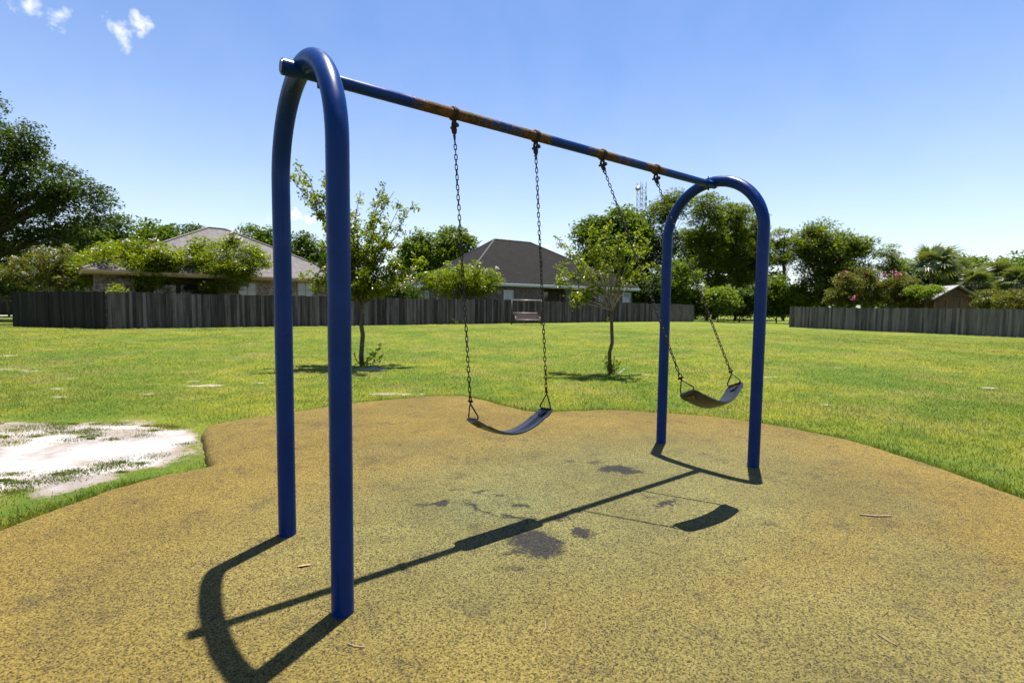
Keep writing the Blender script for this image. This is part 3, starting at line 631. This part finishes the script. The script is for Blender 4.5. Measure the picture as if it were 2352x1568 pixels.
tree('crape_myrtle', 'white flowering crape myrtle at the fence corner', 29, 300, [(290, 600, 95, 45), (330, 620, 70, 45), (240, 615, 60, 40), (380, 595, 40, 25), (300, 640, 75, 28), (235, 640, 42, 28), (310, 566, 34, 20), (255, 580, 30, 24), (360, 585, 46, 28), (405, 588, 28, 24), (350, 630, 50, 26), (260, 665, 16, 14, -2.6)], 560, 64, .45, .13, MAT['myrtle'], 'palebark', .08, 18, seed=3, bloom=('white', 13, .2))
tree('crape_myrtle', 'white flowering crape myrtle in front of the grey roof', 31, 505, [(500, 595, 85, 42), (560, 605, 60, 35), (440, 600, 55, 35), (510, 640, 60, 32), (600, 600, 30, 18), (465, 562, 26, 18), (530, 556, 26, 18), (575, 575, 22, 16), (480, 665, 30, 16)], 360, 64, .45, .13, MAT['myrtle'], 'palebark', .08, 20, seed=4, bloom=('white', 11, .18))
for i, (x, ells, s_) in enumerate([(210, [(200, 555, 60, 45)], 'far tree just right of the big oak'), (285, [(280, 535, 55, 42), (250, 560, 50, 40)], 'highest far tree left of the grey roof'), (350, [(350, 545, 45, 36)], 'round far tree second from the grey roof'), (430, [(430, 548, 60, 32)], 'far tree touching the left of the grey roof'), (590, [(585, 560, 50, 38), (620, 550, 30, 30)], 'far tree over the right slope of the grey roof'), (690, [(690, 578, 50, 42), (735, 590, 30, 30)], 'far tree between the two legs of the near arch')]):
    tree('far_tree', s_, 66+3*(i % 2), x, ells+[(x, 620, 55, 50)], 150, 60, 1.5, .42, MAT['dark' if i % 2 else 'oak'], tr=.3, limbs=8, seed=20+i, group=G1)
tree('oak_tree', 'rounded oak left of the dark roof, left one of two', 64, 968, [(965, 580, 42, 45), (950, 610, 35, 40)], 170, 64, 1.3, .4, MAT['mid'], tr=.3, limbs=10, seed=31, group=G1)
tree('oak_tree', 'rounded oak left of the dark roof, right one of two', 66, 1045, [(1045, 572, 46, 48), (1020, 600, 50, 40)], 180, 64, 1.3, .4, MAT['mid'], tr=.3, limbs=10, seed=32, group=G1)
tree('crape_myrtle', 'white flowering crape myrtle before the brown brick house', 40.5, 1066, [(1066, 632, 80, 34), (1030, 645, 55, 32), (1110, 645, 45, 30), (1065, 660, 60, 28), (985, 640, 25, 16)], 330, 64, .5, .15, MAT['myrtle'], 'palebark', .09, 22, seed=33, bloom=('white', 11, .18))
tree('hedge_bush', 'dark bush under the big oak at the left edge', 42, 20, [(-10, 610, 80, 70), (60, 640, 60, 50)], 200, 60, .9, .26, MAT['dark'], tr=.08, limbs=5, seed=90, cat='bush')
tree('hedge_bush', 'dark hedge bush left of the brown brick house', 43, 890, [(890, 668, 48, 34), (935, 672, 30, 24)], 70, 55, .7, .22, MAT['dark'], tr=.06, limbs=5, seed=34, cat='bush')
tree('oak_tree', 'large dense oak right of the dark roof', 66, 1420, [(1415, 570, 85, 90), (1370, 560, 50, 60), (1460, 560, 50, 70), (1420, 510, 45, 40), (1455, 650, 60, 60)], 520, 66, 1.5, .42, MAT['oak'], tr=.5, limbs=24, seed=35)
for i, (x, ells, s_) in enumerate([(1530, [(1555, 470, 40, 34), (1520, 490, 35, 32), (1530, 550, 45, 40), (1500, 600, 35, 50), (1550, 625, 30, 22)], 'tall pine framed by the left leg of the far arch'),
        (1625, [(1630, 480, 42, 40), (1600, 540, 35, 35), (1640, 560, 40, 40), (1620, 610, 34, 30), (1650, 645, 26, 16)], 'tall pine inside the far arch, left one of two'),
        (1690, [(1680, 500, 40, 38), (1700, 560, 34, 34), (1680, 600, 32, 26), (1705, 640, 26, 18)], 'tall pine inside the far arch, right one of two'),
        (1735, [(1725, 520, 36, 44), (1740, 580, 30, 36), (1725, 620, 28, 26), (1750, 650, 20, 18)], 'tall pine behind the right leg of the far arch'),
        (1800, [(1785, 550, 28, 26), (1795, 590, 26, 22)], 'thin pine right of the far arch')]):
    tree('pine_tree', s_, 66+2*i, x, ells, 210 if i < 4 else 70, 80, 1.0, .36, MAT['pine'], 'pinebark', .22, 16, seed=40+i, group='pines at the end of the lawn', flat=.5, trunk_top=.92, aspect=.28)
tree('oak_tree', 'dense green tree filling the gaps behind the pines', 78, 1640, [(1590, 600, 60, 75), (1690, 590, 70, 80), (1640, 560, 60, 60), (1755, 620, 40, 60)], 330, 62, 1.5, .45, MAT['oak'], tr=.4, limbs=16, seed=95)
for i, (x, ells, m_, s_) in enumerate([(1505, [(1505, 670, 50, 55)], 'dark', 'dark bush between the oak and the pines'), (1575, [(1570, 655, 45, 60), (1590, 700, 40, 40)], 'mid', 'bush under the tall pine at the far arch left leg'), (1650, [(1648, 690, 40, 30)], 'lite', 'pale green bush under the middle of the far arch'), (1700, [(1700, 695, 45, 36), (1735, 690, 35, 36)], 'dark', 'low dark bush under the far arch'),
        (1785, [(1785, 680, 38, 48)], 'mid', 'mid green bush right of the far arch leg'), (1815, [(1825, 688, 32, 30)], 'lite', 'pale green bush at the end of the right fence')]):
    tree('bush', s_, 61-(i % 3), x, ells, 130, 64, 1.0, .30, MAT[m_], tr=.08, limbs=5, seed=50+i, cat='bush', group='bushes at the end of the lawn')
tree('cedar_tree', 'broad dark tree at the left end of the right fence', 58, 1890, [(1895, 560, 52, 55), (1850, 560, 36, 40), (1945, 575, 42, 32), (1975, 560, 24, 16), (1895, 640, 65, 60), (1950, 640, 50, 50)], 460, 74, 1.1, .34, MAT['pine'], tr=.35, limbs=24, seed=61, aspect=.35)
tree('pine_tree', 'thin pine between the dark tree and the palm', 56, 2045, [(2040, 580, 24, 20), (2060, 605, 26, 16), (2030, 620, 26, 18)], 60, 60, .8, .28, MAT['pine'], 'pinebark', .15, 12, seed=62, aspect=.3, flat=.5, trunk_top=.95)
tree('flowering_shrub', 'olive shrub with pink blossom above the right fence, left one', 44.5, 1950, [(1945, 665, 38, 42), (1985, 660, 34, 46), (1925, 690, 24, 24)], 210, 64, .5, .16, MAT['olive'], tr=.06, limbs=14, seed=63, bloom=('pink', 4, .3), cat='shrub')
tree('flowering_shrub', 'olive shrub with pink blossom above the right fence, right one', 43, 2065, [(2060, 668, 48, 40), (2100, 680, 34, 30)], 210, 64, .5, .16, MAT['olive'], tr=.06, limbs=14, seed=64, bloom=('pink', 4, .26), cat='shrub')
for i, (x, ells, m_, s_, Y) in enumerate([(2110, [(2110, 650, 60, 50)], 'dark', 'dark tree behind the shed roof', 58), (2230, [(2215, 625, 50, 40), (2250, 640, 50, 45)], 'mid', 'round green tree behind the palms', 62), (2345, [(2330, 625, 45, 40), (2390, 620, 60, 45)], 'mid', 'green tree at the right picture edge', 58), (2275, [(2275, 690, 34, 26)], 'olive', 'brownish bush right of the shed', 38.5), (2340, [(2345, 690, 45, 24)], 'olive', 'low bush at the right end of the grey fence', 35.5), (2130, [(2120, 668, 30, 12), (2150, 665, 18, 8)], 'lite', 'yellow green sprays overhanging the shed roof', 40.5)]):
    tree('bush' if Y < 45 else 'far_tree', s_, Y, x, ells, 110 if Y > 45 else 60, 55, 1.3 if Y > 45 else .45, .36 if Y > 45 else .15, MAT[m_], tr=.2 if Y > 45 else .05, limbs=8, seed=70+i, cat='tree' if Y > 45 else 'bush', group=G1 if Y > 45 else None)

# far-off wood closing the view all round, one mass
nW = 2600; aw = rng.uniform(-1.2, 1.2, nW); dw = rng.uniform(125, 165, nW); hw_ = (2.5+5.5*fbm(aw*14, aw*0+3.3, 50))*rng.random(nW)**.6
cw = np.stack([np.sin(aw)*dw, np.cos(aw)*dw, hw_], 1); iw = np.repeat(np.arange(nW), 26); pw = cw[iw]+rng.normal(0, 1, (len(iw), 3))*np.array([1.5, 1.5, .8]); pw[:, 2] = np.maximum(pw[:, 2], .2)
tag(link('far_wood', leaf_mesh('far_wood', pw, rng.uniform(.7, 1.5, len(iw)), MAT['dark'], aspect=.7)), 'low dark wood far behind the houses and trees', 'wood', kind='stuff')
# palms
def palm(label, x, y, Y, rad_px, n, seed, skirt=True):
    rd = np.random.default_rng(seed); c = at(x, y, Y); z0 = float(lawn_z(np.array(c[0]), np.array(c[1]))); root = empty('fan_palm', (c[0], c[1], z0), 0, label, 'palm', 'palms behind the shed')
    h = c[2]-z0; rad = rad_px*Y/F
    MB().tube([(rd.normal(0, .03), rd.normal(0, .03), t) for t in np.linspace(-.1, h, 9)], np.linspace(.2, .15, 9), 8).build('trunk', MAT['bark'], root, True)
    fm = []
    for v in range(3):
        V = []; Fs = []; nl = 22
        for k in range(nl):
            a = R(-115+230*k/(nl-1)); L = .62*(1-.25*abs(k/(nl-1)*2-1))*rd.uniform(.85, 1.1)
            d = np.array([math.cos(a), math.sin(a), 0]); p = np.array([-d[1], d[0], 0]); o = np.array([.48, 0, 0])
            n0 = len(V); V += [o+p*.01, o-p*.01, o+d*L*.55-p*.035+np.array([0, 0, -.02]), o+d*L*.55+p*.035+np.array([0, 0, -.02]), o+d*L+np.array([0, 0, -.16*rd.uniform(.6, 1.6)])]
            Fs += [(n0, n0+1, n0+2, n0+3), (n0+3, n0+2, n0+4)]
        m = MB().add(V, Fs).tube([(0, 0, 0), (.25, 0, .015), (.5, 0, 0)], [.014, .011, .008], 5); fm.append(m.mesh('frond', MAT['palm']))
    for i in range(n):
        az = rd.uniform(0, 2*math.pi); el = rd.uniform(-.75, 1.25); o = link('frond', fm[i % 3], root, (0, 0, h))
        s = rad*rd.uniform(.8, 1.1); o.scale = (s, s, s); o.rotation_euler = (rd.normal(0, .35), -el, az)
palm('tallest fan palm, standing behind the shed', 2142, 608, 50, 60, 24, 1)
palm('short fan palm just right of the shed', 2240, 655, 47, 46, 30, 2)
palm('middle one of the low palms right of the shed', 2292, 640, 48, 50, 30, 3)
palm('low palm at the right picture edge', 2345, 655, 44, 50, 30, 4)
palm('fan palm between the tallest palm and the low ones', 2200, 625, 54, 44, 28, 5)

# lawn crape myrtles
def myrtle(label, base, fork_z, tips, Y, tr, leaf, n_tw, seed, bark, suckers, blooms, lo=.42):
    rd = np.random.default_rng(seed); bx, by = base; z0 = float(lawn_z(np.array(bx), np.array(by))); root = empty('crape_myrtle', (bx, by, z0), 0, label, 'tree', 'young crape myrtles on the lawn'); O = np.array([bx, by, z0])
    tb = MB(); fk = np.array([0.0, 0, fork_z]); tp = np.linspace(0, 1, 7)[:, None]*fk; tp[1:-1, :2] += rd.normal(0, .02, (5, 2)); tp[0, 2] = -.08
    tb.tube(tp, np.linspace(tr*1.15, tr*.9, 7), 10); tb.tube([fk-np.array([0, 0, .1]), fk+np.array([0, 0, .03])], [tr*.9, tr*1.3], 10)
    sb = MB(); lc = []; ls = []; tw_all = MB(); bl = []
    for (x, y) in tips:
        t = at(x, y, Y+rd.uniform(-.75, .75))-O; a = fk+rd.normal(0, .03, 3)*np.array([1, 1, .3]); L = np.linalg.norm(t-a)
        m = a*.45+t*.55; m[:2] = a[:2]*.62+t[:2]*.38; m += rd.normal(0, .06*L, 3)
        P_ = bez(a, m, t, 14); r = np.linspace(tr*.42, .005, 14); (sb).tube(P_, r, 7)
        for k in range(n_tw):
            u = rd.uniform(lo, 1.0) if rd.random() < .85 or lo > .5 else rd.uniform(.2, .5); i = u*13; i0 = int(i); p = P_[i0]*(1-(i-i0))+P_[min(13, i0+1)]*(i-i0)
            d = rd.normal(size=3); d[2] = d[2]*.6+.25; d += .5*(t-a)/L; d /= np.linalg.norm(d); l = rd.uniform(.16, .42)*(1.15-.3*u); e = p+d*l; mm = p+d*l*.5+np.array([0, 0, .04])
            Q = bez(p, mm, e+np.array([0, 0, -.05*rd.random()]), 6); tw_all.tube(Q, np.linspace(.005, .002, 6), 4, cap=False)
            nl = int(l/.0135)
            for q in range(nl):
                v = (q+.5)/nl; ii = v*5; j0 = int(ii); c = Q[j0]*(1-(ii-j0))+Q[min(5, j0+1)]*(ii-j0); lc.append(c+rd.normal(0, leaf*.5, 3)); ls.append(leaf*rd.uniform(.6, 1.3))
        bl.append(t)
    for (sx, sy, sl) in suckers:
        e = np.array([sx, sy*.3, sl]); Q = bez(np.array([0, 0, .02]), np.array([sx*.7, sy*.3, sl*.35]), e, 9); tw_all.tube(Q, np.linspace(.008, .003, 9), 5)
        for q in range(int(sl*75)):
            c = Q[1+q % 8]+rd.normal(0, .035, 3); lc.append(c); ls.append(leaf*rd.uniform(.7, 1.2))
    tb.build('trunk', MAT['bark'], root, True); sb.build('branches', MAT[bark], root, True); tag(tw_all.build('twigs', MAT['bark'], root), kind='stuff')
    tag(link('crown', leaf_mesh('crown', np.array(lc), np.array(ls), MAT['myrtle'], up=.25, aspect=.52), root), kind='stuff')
    bmz = leaf_mesh('blossom', rd.normal(0, .045, (60, 3)), np.full(60, .05), MAT['white'], aspect=.8)
    for k in blooms: link('blossom', bmz, root, bl[k]+np.array([0, -.1, -.02]))
T1 = at(832, 845, 13.3)
myrtle('taller young crape myrtle behind the near arch post', (T1[0], T1[1]), 1.62,
    [(690, 385), (710, 405), (735, 410), (700, 440), (745, 440), (655, 395), (760, 470), (790, 470), (830, 440), (860, 470), (885, 425), (905, 440), (945, 475), (920, 470), (890, 520), (850, 520), (820, 500), (915, 540), (880, 560), (930, 590), (950, 620), (900, 610), (860, 590), (820, 570), (790, 540), (760, 545), (735, 560), (715, 600), (690, 635), (750, 610), (785, 600), (840, 630), (880, 650), (925, 655), (770, 650), (735, 650), (700, 665), (815, 640), (940, 640), (860, 660), (975, 600), (790, 500)], 13.3, .058, .095, 16, 5, 'bark', [(.45, .3, .55), (.30, -.3, .4), (-.22, 0, .35), (.55, .2, .3)], [9, 18, 24, 32, 33, 38, 20])
T2 = at(1402, 862, 12.3)
myrtle('smaller young crape myrtle with pale bare stems before the fence', (T2[0], T2[1]), 1.55,
    [(1285, 560), (1310, 585), (1275, 615), (1272, 650), (1300, 640), (1340, 545), (1365, 530), (1395, 520), (1350, 580), (1330, 610), (1385, 570), (1420, 545), (1440, 570), (1465, 540), (1490, 560), (1475, 585), (1450, 620), (1415, 590), (1390, 610), (1360, 620), (1310, 690), (1330, 680), (1345, 640), (1425, 640), (1375, 660), (1485, 610)], 12.3, .042, .085, 7, 9, 'palebark', [(-.13, .1, .45), (-.08, -.2, .5), (.16, .2, .32), (.22, -.1, .28), (-.05, .3, .2), (.1, .2, .45)], [0, 4], lo=.66)
st = at(1408, 861, 12.35); st2 = at(1432, 852, 12.6)
tag(MB().tube([(st[0], st[1], -.09), (st2[0], st2[1], st2[2]+.02)], .012, 6).tube([(st2[0]-.02, st2[1], st2[2]+.02), (st2[0]+.03, st2[1], st2[2]+.05)], .016, 6).build('garden_stake', MAT['galv'], None, True), 'thin grey stake leaning by the smaller crape myrtle trunk', 'stake')

# ------------------------------------------------------------------ houses
def house(label, org, ang, L, D, zg, ze, zr, ru0, ru1, blocks, wmat, rmat, fmat, wins, sills=True):
    root = empty('house', (org[0], org[1], 0), ang, label, 'house', None)
    for (u0, u1, v0, v1) in blocks: MB().box(u0, u1, v0, v1, zg-.3, ze-.12).build('wall', wmat, root)
    th = .16; c = [(0, 0), (L, 0), (L, D), (0, D)]; r0, r1 = (ru0, D/2), (ru1, D/2)
    V = [(x, y, ze) for x, y in c]+[(*r0, zr), (*r1, zr)]+[(x, y, ze-.02) for x, y in c]
    rf = MB().add(V, [(0, 1, 5, 4), (1, 2, 5), (2, 3, 4, 5), (3, 0, 4), (9, 8, 7, 6), (0, 6, 7, 1), (1, 7, 8, 2), (2, 8, 9, 3), (3, 9, 6, 0)]).build('roof', rmat, root)
    cap = MB()
    for a, b in ((0, 4), (3, 4), (1, 5), (2, 5), (4, 5)): cap.tube([np.array(V[a])+np.array([0, 0, .0]), np.array(V[b])+np.array([0, 0, .0])], .09, 6)
    cap.build('ridge_cap', MAT['cap'] if rmat is MAT['roof_c'] else rmat, rf)
    for (x0, x1, y0, y1) in ((-.03, L+.03, -.05, 0), (-.03, L+.03, D, D+.05), (-.05, 0, 0, D), (L, L+.05, 0, D)): MB().box(x0, x1, y0, y1, ze-.24, ze+.0).build('fascia', fmat, root)
    MB().box(.002, L-.002, .002, D-.002, ze-.23, ze-.20).build('soffit', fmat, root)
    g = MB().box(-.05, L+.05, -.17, -.055, ze-.16, ze-.03).build('gutter', fmat, root)
    for (u, v, z, w, h, face, gm, grid) in wins:
        # face 'f': looks toward -v at plane v ; face 's': looks toward -u at plane u
        fm = .07; f = MB(); p = MB(); mu = MB()
        def bx(mb, a0, a1, z0, z1, d0, d1):
            if face == 'f': mb.box(a0, a1, v-d1, v-d0, z0, z1)
            else: mb.box(u-d1, u-d0, a0, a1, z0, z1)
        s0 = u if face == 'f' else v
        for q in ((s0, s0+fm, z, z+h), (s0+w-fm, s0+w, z, z+h), (s0+fm, s0+w-fm, z, z+fm), (s0+fm, s0+w-fm, z+h-fm, z+h)): bx(f, *q, 0, .06)
        wo = f.build('window', fmat if gm != 'glass' else MAT['benchd'], root); bx(p, s0+fm, s0+w-fm, z+fm, z+h-fm, .002, .02); p.build('pane', MAT[gm], wo)
        if grid:
            bx(mu, s0+w/2-.015, s0+w/2+.015, z+fm, z+h-fm, .022, .045); bx(mu, s0+fm, s0+w-fm, z+h*.52-.015, z+h*.52+.015, .0215, .0445); mu.build('muntin', fmat if gm != 'glass' else MAT['benchd'], wo)
        bx(mu2 := MB(), s0-.05, s0+w+.05, z-.07, z-.002, 0, .09); mu2.build('sill', fmat, wo)
    return root
hc = (-4.022, 42.0); HCA = R(32.72)
hC = house('brown brick house with a dark hipped roof', hc, HCA, 20.35, 12.0, .5, 3.57, 8.12, 6.46, 10.7,
    [(.5, 8.5, .5, 11.5), (14.75, 19.85, .5, 11.5), (8.5, 14.75, 3.2, 11.5), (11.05, 11.9, .5, .95)], MAT['brick_c'], MAT['roof_c'], MAT['trimw'],
    [(4.15, .5, 2.0, 1.0, 1.0, 'f', 'glassb', True), (18.5, .5, 1.95, 1.05, 1.15, 'f', 'glassb', True), (15.25, .5, 1.95, .85, 1.0, 'f', 'glassb', True), (9.1, 3.2, 1.2, 2.0, 1.9, 'f', 'glass', True), (12.3, 3.2, .6, 1.9, 2.3, 'f', 'glass', False), (.5, 2.2, 1.9, .9, 1.1, 's', 'glassb', True), (.5, 8.2, 1.9, .9, 1.1, 's', 'glassb', True)])
vv = MB().tube([(9.8, 2.6, 5.4), (9.8, 2.6, 5.95)], .06, 8); vv.build('vent_pipe', MAT['benchd'], hC)
hl = (-22.242, 26.5); HLA = R(42.31)
hL = house('red brick house with a light grey hipped roof', hl, HLA, 15.15, 12.0, .3, 3.28, 6.75, 7.0, 8.05,
    [(.5, 2.2, .5, 11.5), (6.3, 14.65, .5, 11.5), (2.2, 6.3, 3.0, 11.5)], MAT['brick_l'], MAT['roof_l'], MAT['trimt'],
    [(11.0, .5, 1.9, 1.1, 1.15, 'f', 'glassb', True), (7.4, .5, 1.9, 1.1, 1.0, 'f', 'glassb', True), (3.3, 3.0, .45, 1.3, 2.3, 'f', 'glass', False), (4.7, 3.0, .45, 1.3, 2.3, 'f', 'glass', False)])
# shed behind the right fence
S0 = at(2146, 700, 42); sz = 0.0
sh = empty('garden_shed', (S0[0], S0[1], 0), R(-17), 'small brown wooden shed with a pale gable roof behind the grey fence', 'shed')
MB().box(0, 2.9, .25, 3.4, 0, 2.62).build('wall', MAT['shed'], sh)
MB().add([(0, .25, 2.62), (2.9, .25, 2.62), (1.45, .25, 3.55), (0, 3.4, 2.62), (2.9, 3.4, 2.62), (1.45, 3.4, 3.55)], [(0, 1, 2), (3, 5, 4), (0, 2, 5, 3), (1, 4, 5, 2), (0, 3, 4, 1)]).build('gable', MAT['shed'], sh)
for sg in (0, 1):
    e, rdg = (-.3, 1.45) if sg == 0 else (3.2, 1.45)
    ze_, zr_ = 2.50, 3.68
    MB().add([(e, -.35, ze_), (rdg, -.35, zr_), (rdg, 3.7, zr_), (e, 3.7, ze_), (e, -.35, ze_+.06), (rdg, -.35, zr_+.06), (rdg, 3.7, zr_+.06), (e, 3.7, ze_+.06)], [(0, 1, 2, 3), (7, 6, 5, 4), (0, 4, 5, 1), (2, 6, 7, 3), (3, 7, 4, 0), (1, 5, 6, 2)]).build('roof_slope', MAT['tin'], sh)
for x in (.1, .95, 1.9, 2.75): MB().box(x-.06, x+.06, .17, .248, 0, 2.6).build('post', MAT['shed'], sh)
MB().box(0, 2.9, .16, .249, 2.6, 2.72).build('beam', MAT['shed'], sh)
S1 = at(2212, 700, 50); s2 = empty('open_shelter', (S1[0], S1[1], 0), R(-40), 'bright metal shelter roof just right of the shed', 'shelter')
MB().add([(-.2, 0, 2.4), (3.0, 0, 2.4), (3.0, 3, 3.2), (-.2, 3, 3.2), (-.2, 0, 2.46), (3.0, 0, 2.46), (3.0, 3, 3.26), (-.2, 3, 3.26)], [(3, 2, 1, 0), (4, 5, 6, 7), (0, 1, 5, 4), (1, 2, 6, 5), (2, 3, 7, 6), (3, 0, 4, 7)]).build('roof', MAT['tin'], s2)
for x, y, z in ((0, .1, 2.4), (2.8, .1, 2.4), (0, 2.9, 3.15), (2.8, 2.9, 3.15)): MB().box(x-.05, x+.05, y-.05, y+.05, 0, z).build('post', MAT['shed'], s2)
# far left: pale path and a small roofed shed beyond the lawn
S3 = at(14, 700, 52); s3 = empty('lean_to', (S3[0]-3, S3[1]+1, 0), R(40), 'small dark lean-to with a bright sloping roof at the far left edge', 'shed')
MB().box(0, 4, 0, 2.5, 0, 1.9).build('wall', MAT['dark_in'], s3)
MB().add([(-.3, -.4, 2.6), (4.6, -.4, 1.95), (4.6, 2.8, 1.95), (-.3, 2.8, 2.6), (-.3, -.4, 2.68), (4.6, -.4, 2.03), (4.6, 2.8, 2.03), (-.3, 2.8, 2.68)], [(3, 2, 1, 0), (4, 5, 6, 7), (0, 1, 5, 4), (1, 2, 6, 5), (2, 3, 7, 6), (3, 0, 4, 7)]).build('roof', MAT['tin'], s3)
pz = .27
tag(MB().add([(-75, 42.0, pz), (-31, 42.0, pz), (-31, 44.6, pz), (-75, 44.6, pz)], [(0, 1, 2, 3)]).build('path', MAT['conc']), 'pale concrete path beyond the fence corner', 'path', kind='structure')
# bench swing
B0 = at(1175, 747, 37.6); bzg = float(lawn_z(np.array(B0[0]), np.array(B0[1])))
bs = empty('bench_swing', (B0[0], B0[1], bzg), R(8), 'brown steel swing bench hanging in its frame before the fence', 'bench')
for x in (0, 2.22):
    MB().tube([(x, 0, -.1), (x, 0, 1.80)], .045, 10).build('post', MAT['benchd'], bs, True)
MB().tube([(-.06, 0, 1.80), (2.28, 0, 1.80)], .05, 10).build('top_bar', MAT['bench'], bs, True)
for i in range(9):
    y = -.35+i*.055; MB().box(.25, 2.05, y, y+.045, .34+.004*(i-3)**2*.5, .365+.004*(i-3)**2*.5).build('seat_slat', MAT['bench'], bs)
for i in range(8):
    z = .43+i*.050; y = .13+i*.02; MB().box(.25 if i < 7 else .12, 2.05 if i < 7 else 1.98, y, y+.025, z, z+.045).build('back_slat', MAT['bench'], bs)
MB().tube([(.2, -.38, .36), (2.1, -.38, .36)], .04, 8).build('front_roll', MAT['bench'], bs, True); MB().tube([(.15, .3, .85), (1.98, .3, .85)], .045, 8).build('back_roll', MAT['bench'], bs, True)
for x in (.25, 2.05):
    MB().tube([(x, .25, .52), (x, -.05, .58), (x, -.32, .56), (x, -.40, .44), (x, -.36, .34)], .035, 8).build('arm', MAT['bench'], bs, True)
    MB().tube([(x, .3, .82), (x*.9+.1, 0, 1.78)], .012, 5).build('hanger_rod', MAT['benchd'], bs); MB().tube([(x, -.3, .56), (x*.9+.1, 0, 1.775)], .012, 5).build('hanger_rod', MAT['benchd'], bs)
# lattice mast far away
tb_ = at(1466, 700, 240); tz = 0
tw = empty('lattice_mast', (tb_[0], tb_[1], 0), R(20), 'distant grey lattice radio mast with a dish above the trees', 'mast')
htop = at(1466, 420, 240)[2]; hw = 1.45
for sx, sy in ((-1, -1), (1, -1), (1, 1), (-1, 1)): MB().tube([(sx*hw, sy*hw, 0), (sx*hw, sy*hw, htop)], .16, 6).build('leg', MAT['galv'], tw)
br = MB(); nz_ = int(htop/2.6)
for i in range(nz_):
    z0_, z1_ = i*2.6, (i+1)*2.6; cs = [(-hw, -hw), (hw, -hw), (hw, hw), (-hw, hw)]
    for k in range(4):
        a, b = cs[k], cs[(k+1) % 4]; br.tube([(*a, z0_), (*b, z1_)], .07, 4, cap=False).tube([(*b, z0_), (*a, z1_)], .07, 4, cap=False).tube([(*a, z1_), (*b, z1_)], .07, 4, cap=False)
tag(br.build('bracing', MAT['galv'], tw), kind='stuff')
dz_ = at(1453, 437, 240)[2]
MB().tube([(-hw, -hw, dz_), (-3.2, -hw-.6, dz_)], .1, 6).build('dish_arm', MAT['galv'], tw)
dm = MB(); dm.tube([(-3.3+.0, -hw-.6+.3, dz_), (-3.4, -hw-.7, dz_), (-3.7, -hw-1.1, dz_)], [.25, .8, 1.15], 14); dm.build('dish', MAT['galv'], tw, True)
for z_ in (6, 9, 13): MB().box(hw+.2, hw+.6, -hw, -hw+.4, htop-z_-2.2, htop-z_).build('antenna_panel', MAT['benchd'], tw)

# ------------------------------------------------------------------ small things
def twig(label, pts, r): tag(MB().tube(pts, r, 6).build('twig', MAT['twig'], None, True), label, 'twig')
twig('short forked pale stick lying right of the far arch', [(2.74, 3.89, .006), (2.85, 3.86, .008), (2.97, 3.87, .006)], .006)
tag(MB().add([(-1.30, 2.995, .004), (-1.262, 2.99, .012), (-1.205, 3.025, .010), (-1.255, 3.022, .005), (-1.30, 2.995, .003), (-1.262, 2.99, .011), (-1.205, 3.025, .009), (-1.255, 3.022, .004)], [(0, 1, 2, 3), (7, 6, 5, 4)]).build('dry_leaf', MAT['leafdry']), 'dry pinkish leaf lying between the near arch posts', 'leaf')
twig('curved pale pine needle lying low in the middle foreground', [(.16, 2.38, .004), (.185, 2.43, .008), (.185, 2.50, .004)], .0022)
twig('pale pine needle lying at the lower right', [(1.86, 2.33, .004), (1.835, 2.38, .007), (1.83, 2.42, .004)], .003)
twig('thin dry stick right of the near arch post foot', [(-.76, 2.30, .004), (-.72, 2.28, .006), (-.67, 2.275, .004)], .0028)
# weeds at the foot of the fence
wm = None
for i, (x, Y) in enumerate([(1185, 41.0), (1410-15, 46.6), (1212, 41.6), (1045, 36.9), (1068, 37.4)]):
    c = at(x, 745, Y); z0 = float(lawn_z(np.array(c[0]), np.array(c[1]))); big = .5 if i < 2 else .28
    t = empty('weed', (c[0], c[1]-.12, z0), i, ['bright weed by the fence left of the bench', 'bright weed by the fence right of the bench', 'small weed by the fence beneath the bench', 'small weed by the fence, left one of a pair', 'small weed by the fence, right one of a pair'][i], 'weed')
    pp = np.abs(rng.normal(0, 1, (70, 3)))*np.array([0, 0, big*.5])+rng.normal(0, .09, (70, 3))*np.array([1, .4, .2]); pp[:, 2] = np.abs(pp[:, 2])
    link('foliage', leaf_mesh('foliage', pp, np.full(70, .12), MAT['lite']), t); MB().tube([(0, 0, -.02), (.02, 0, big*.6)], .008, 5).build('stem', MAT['bark'], t)
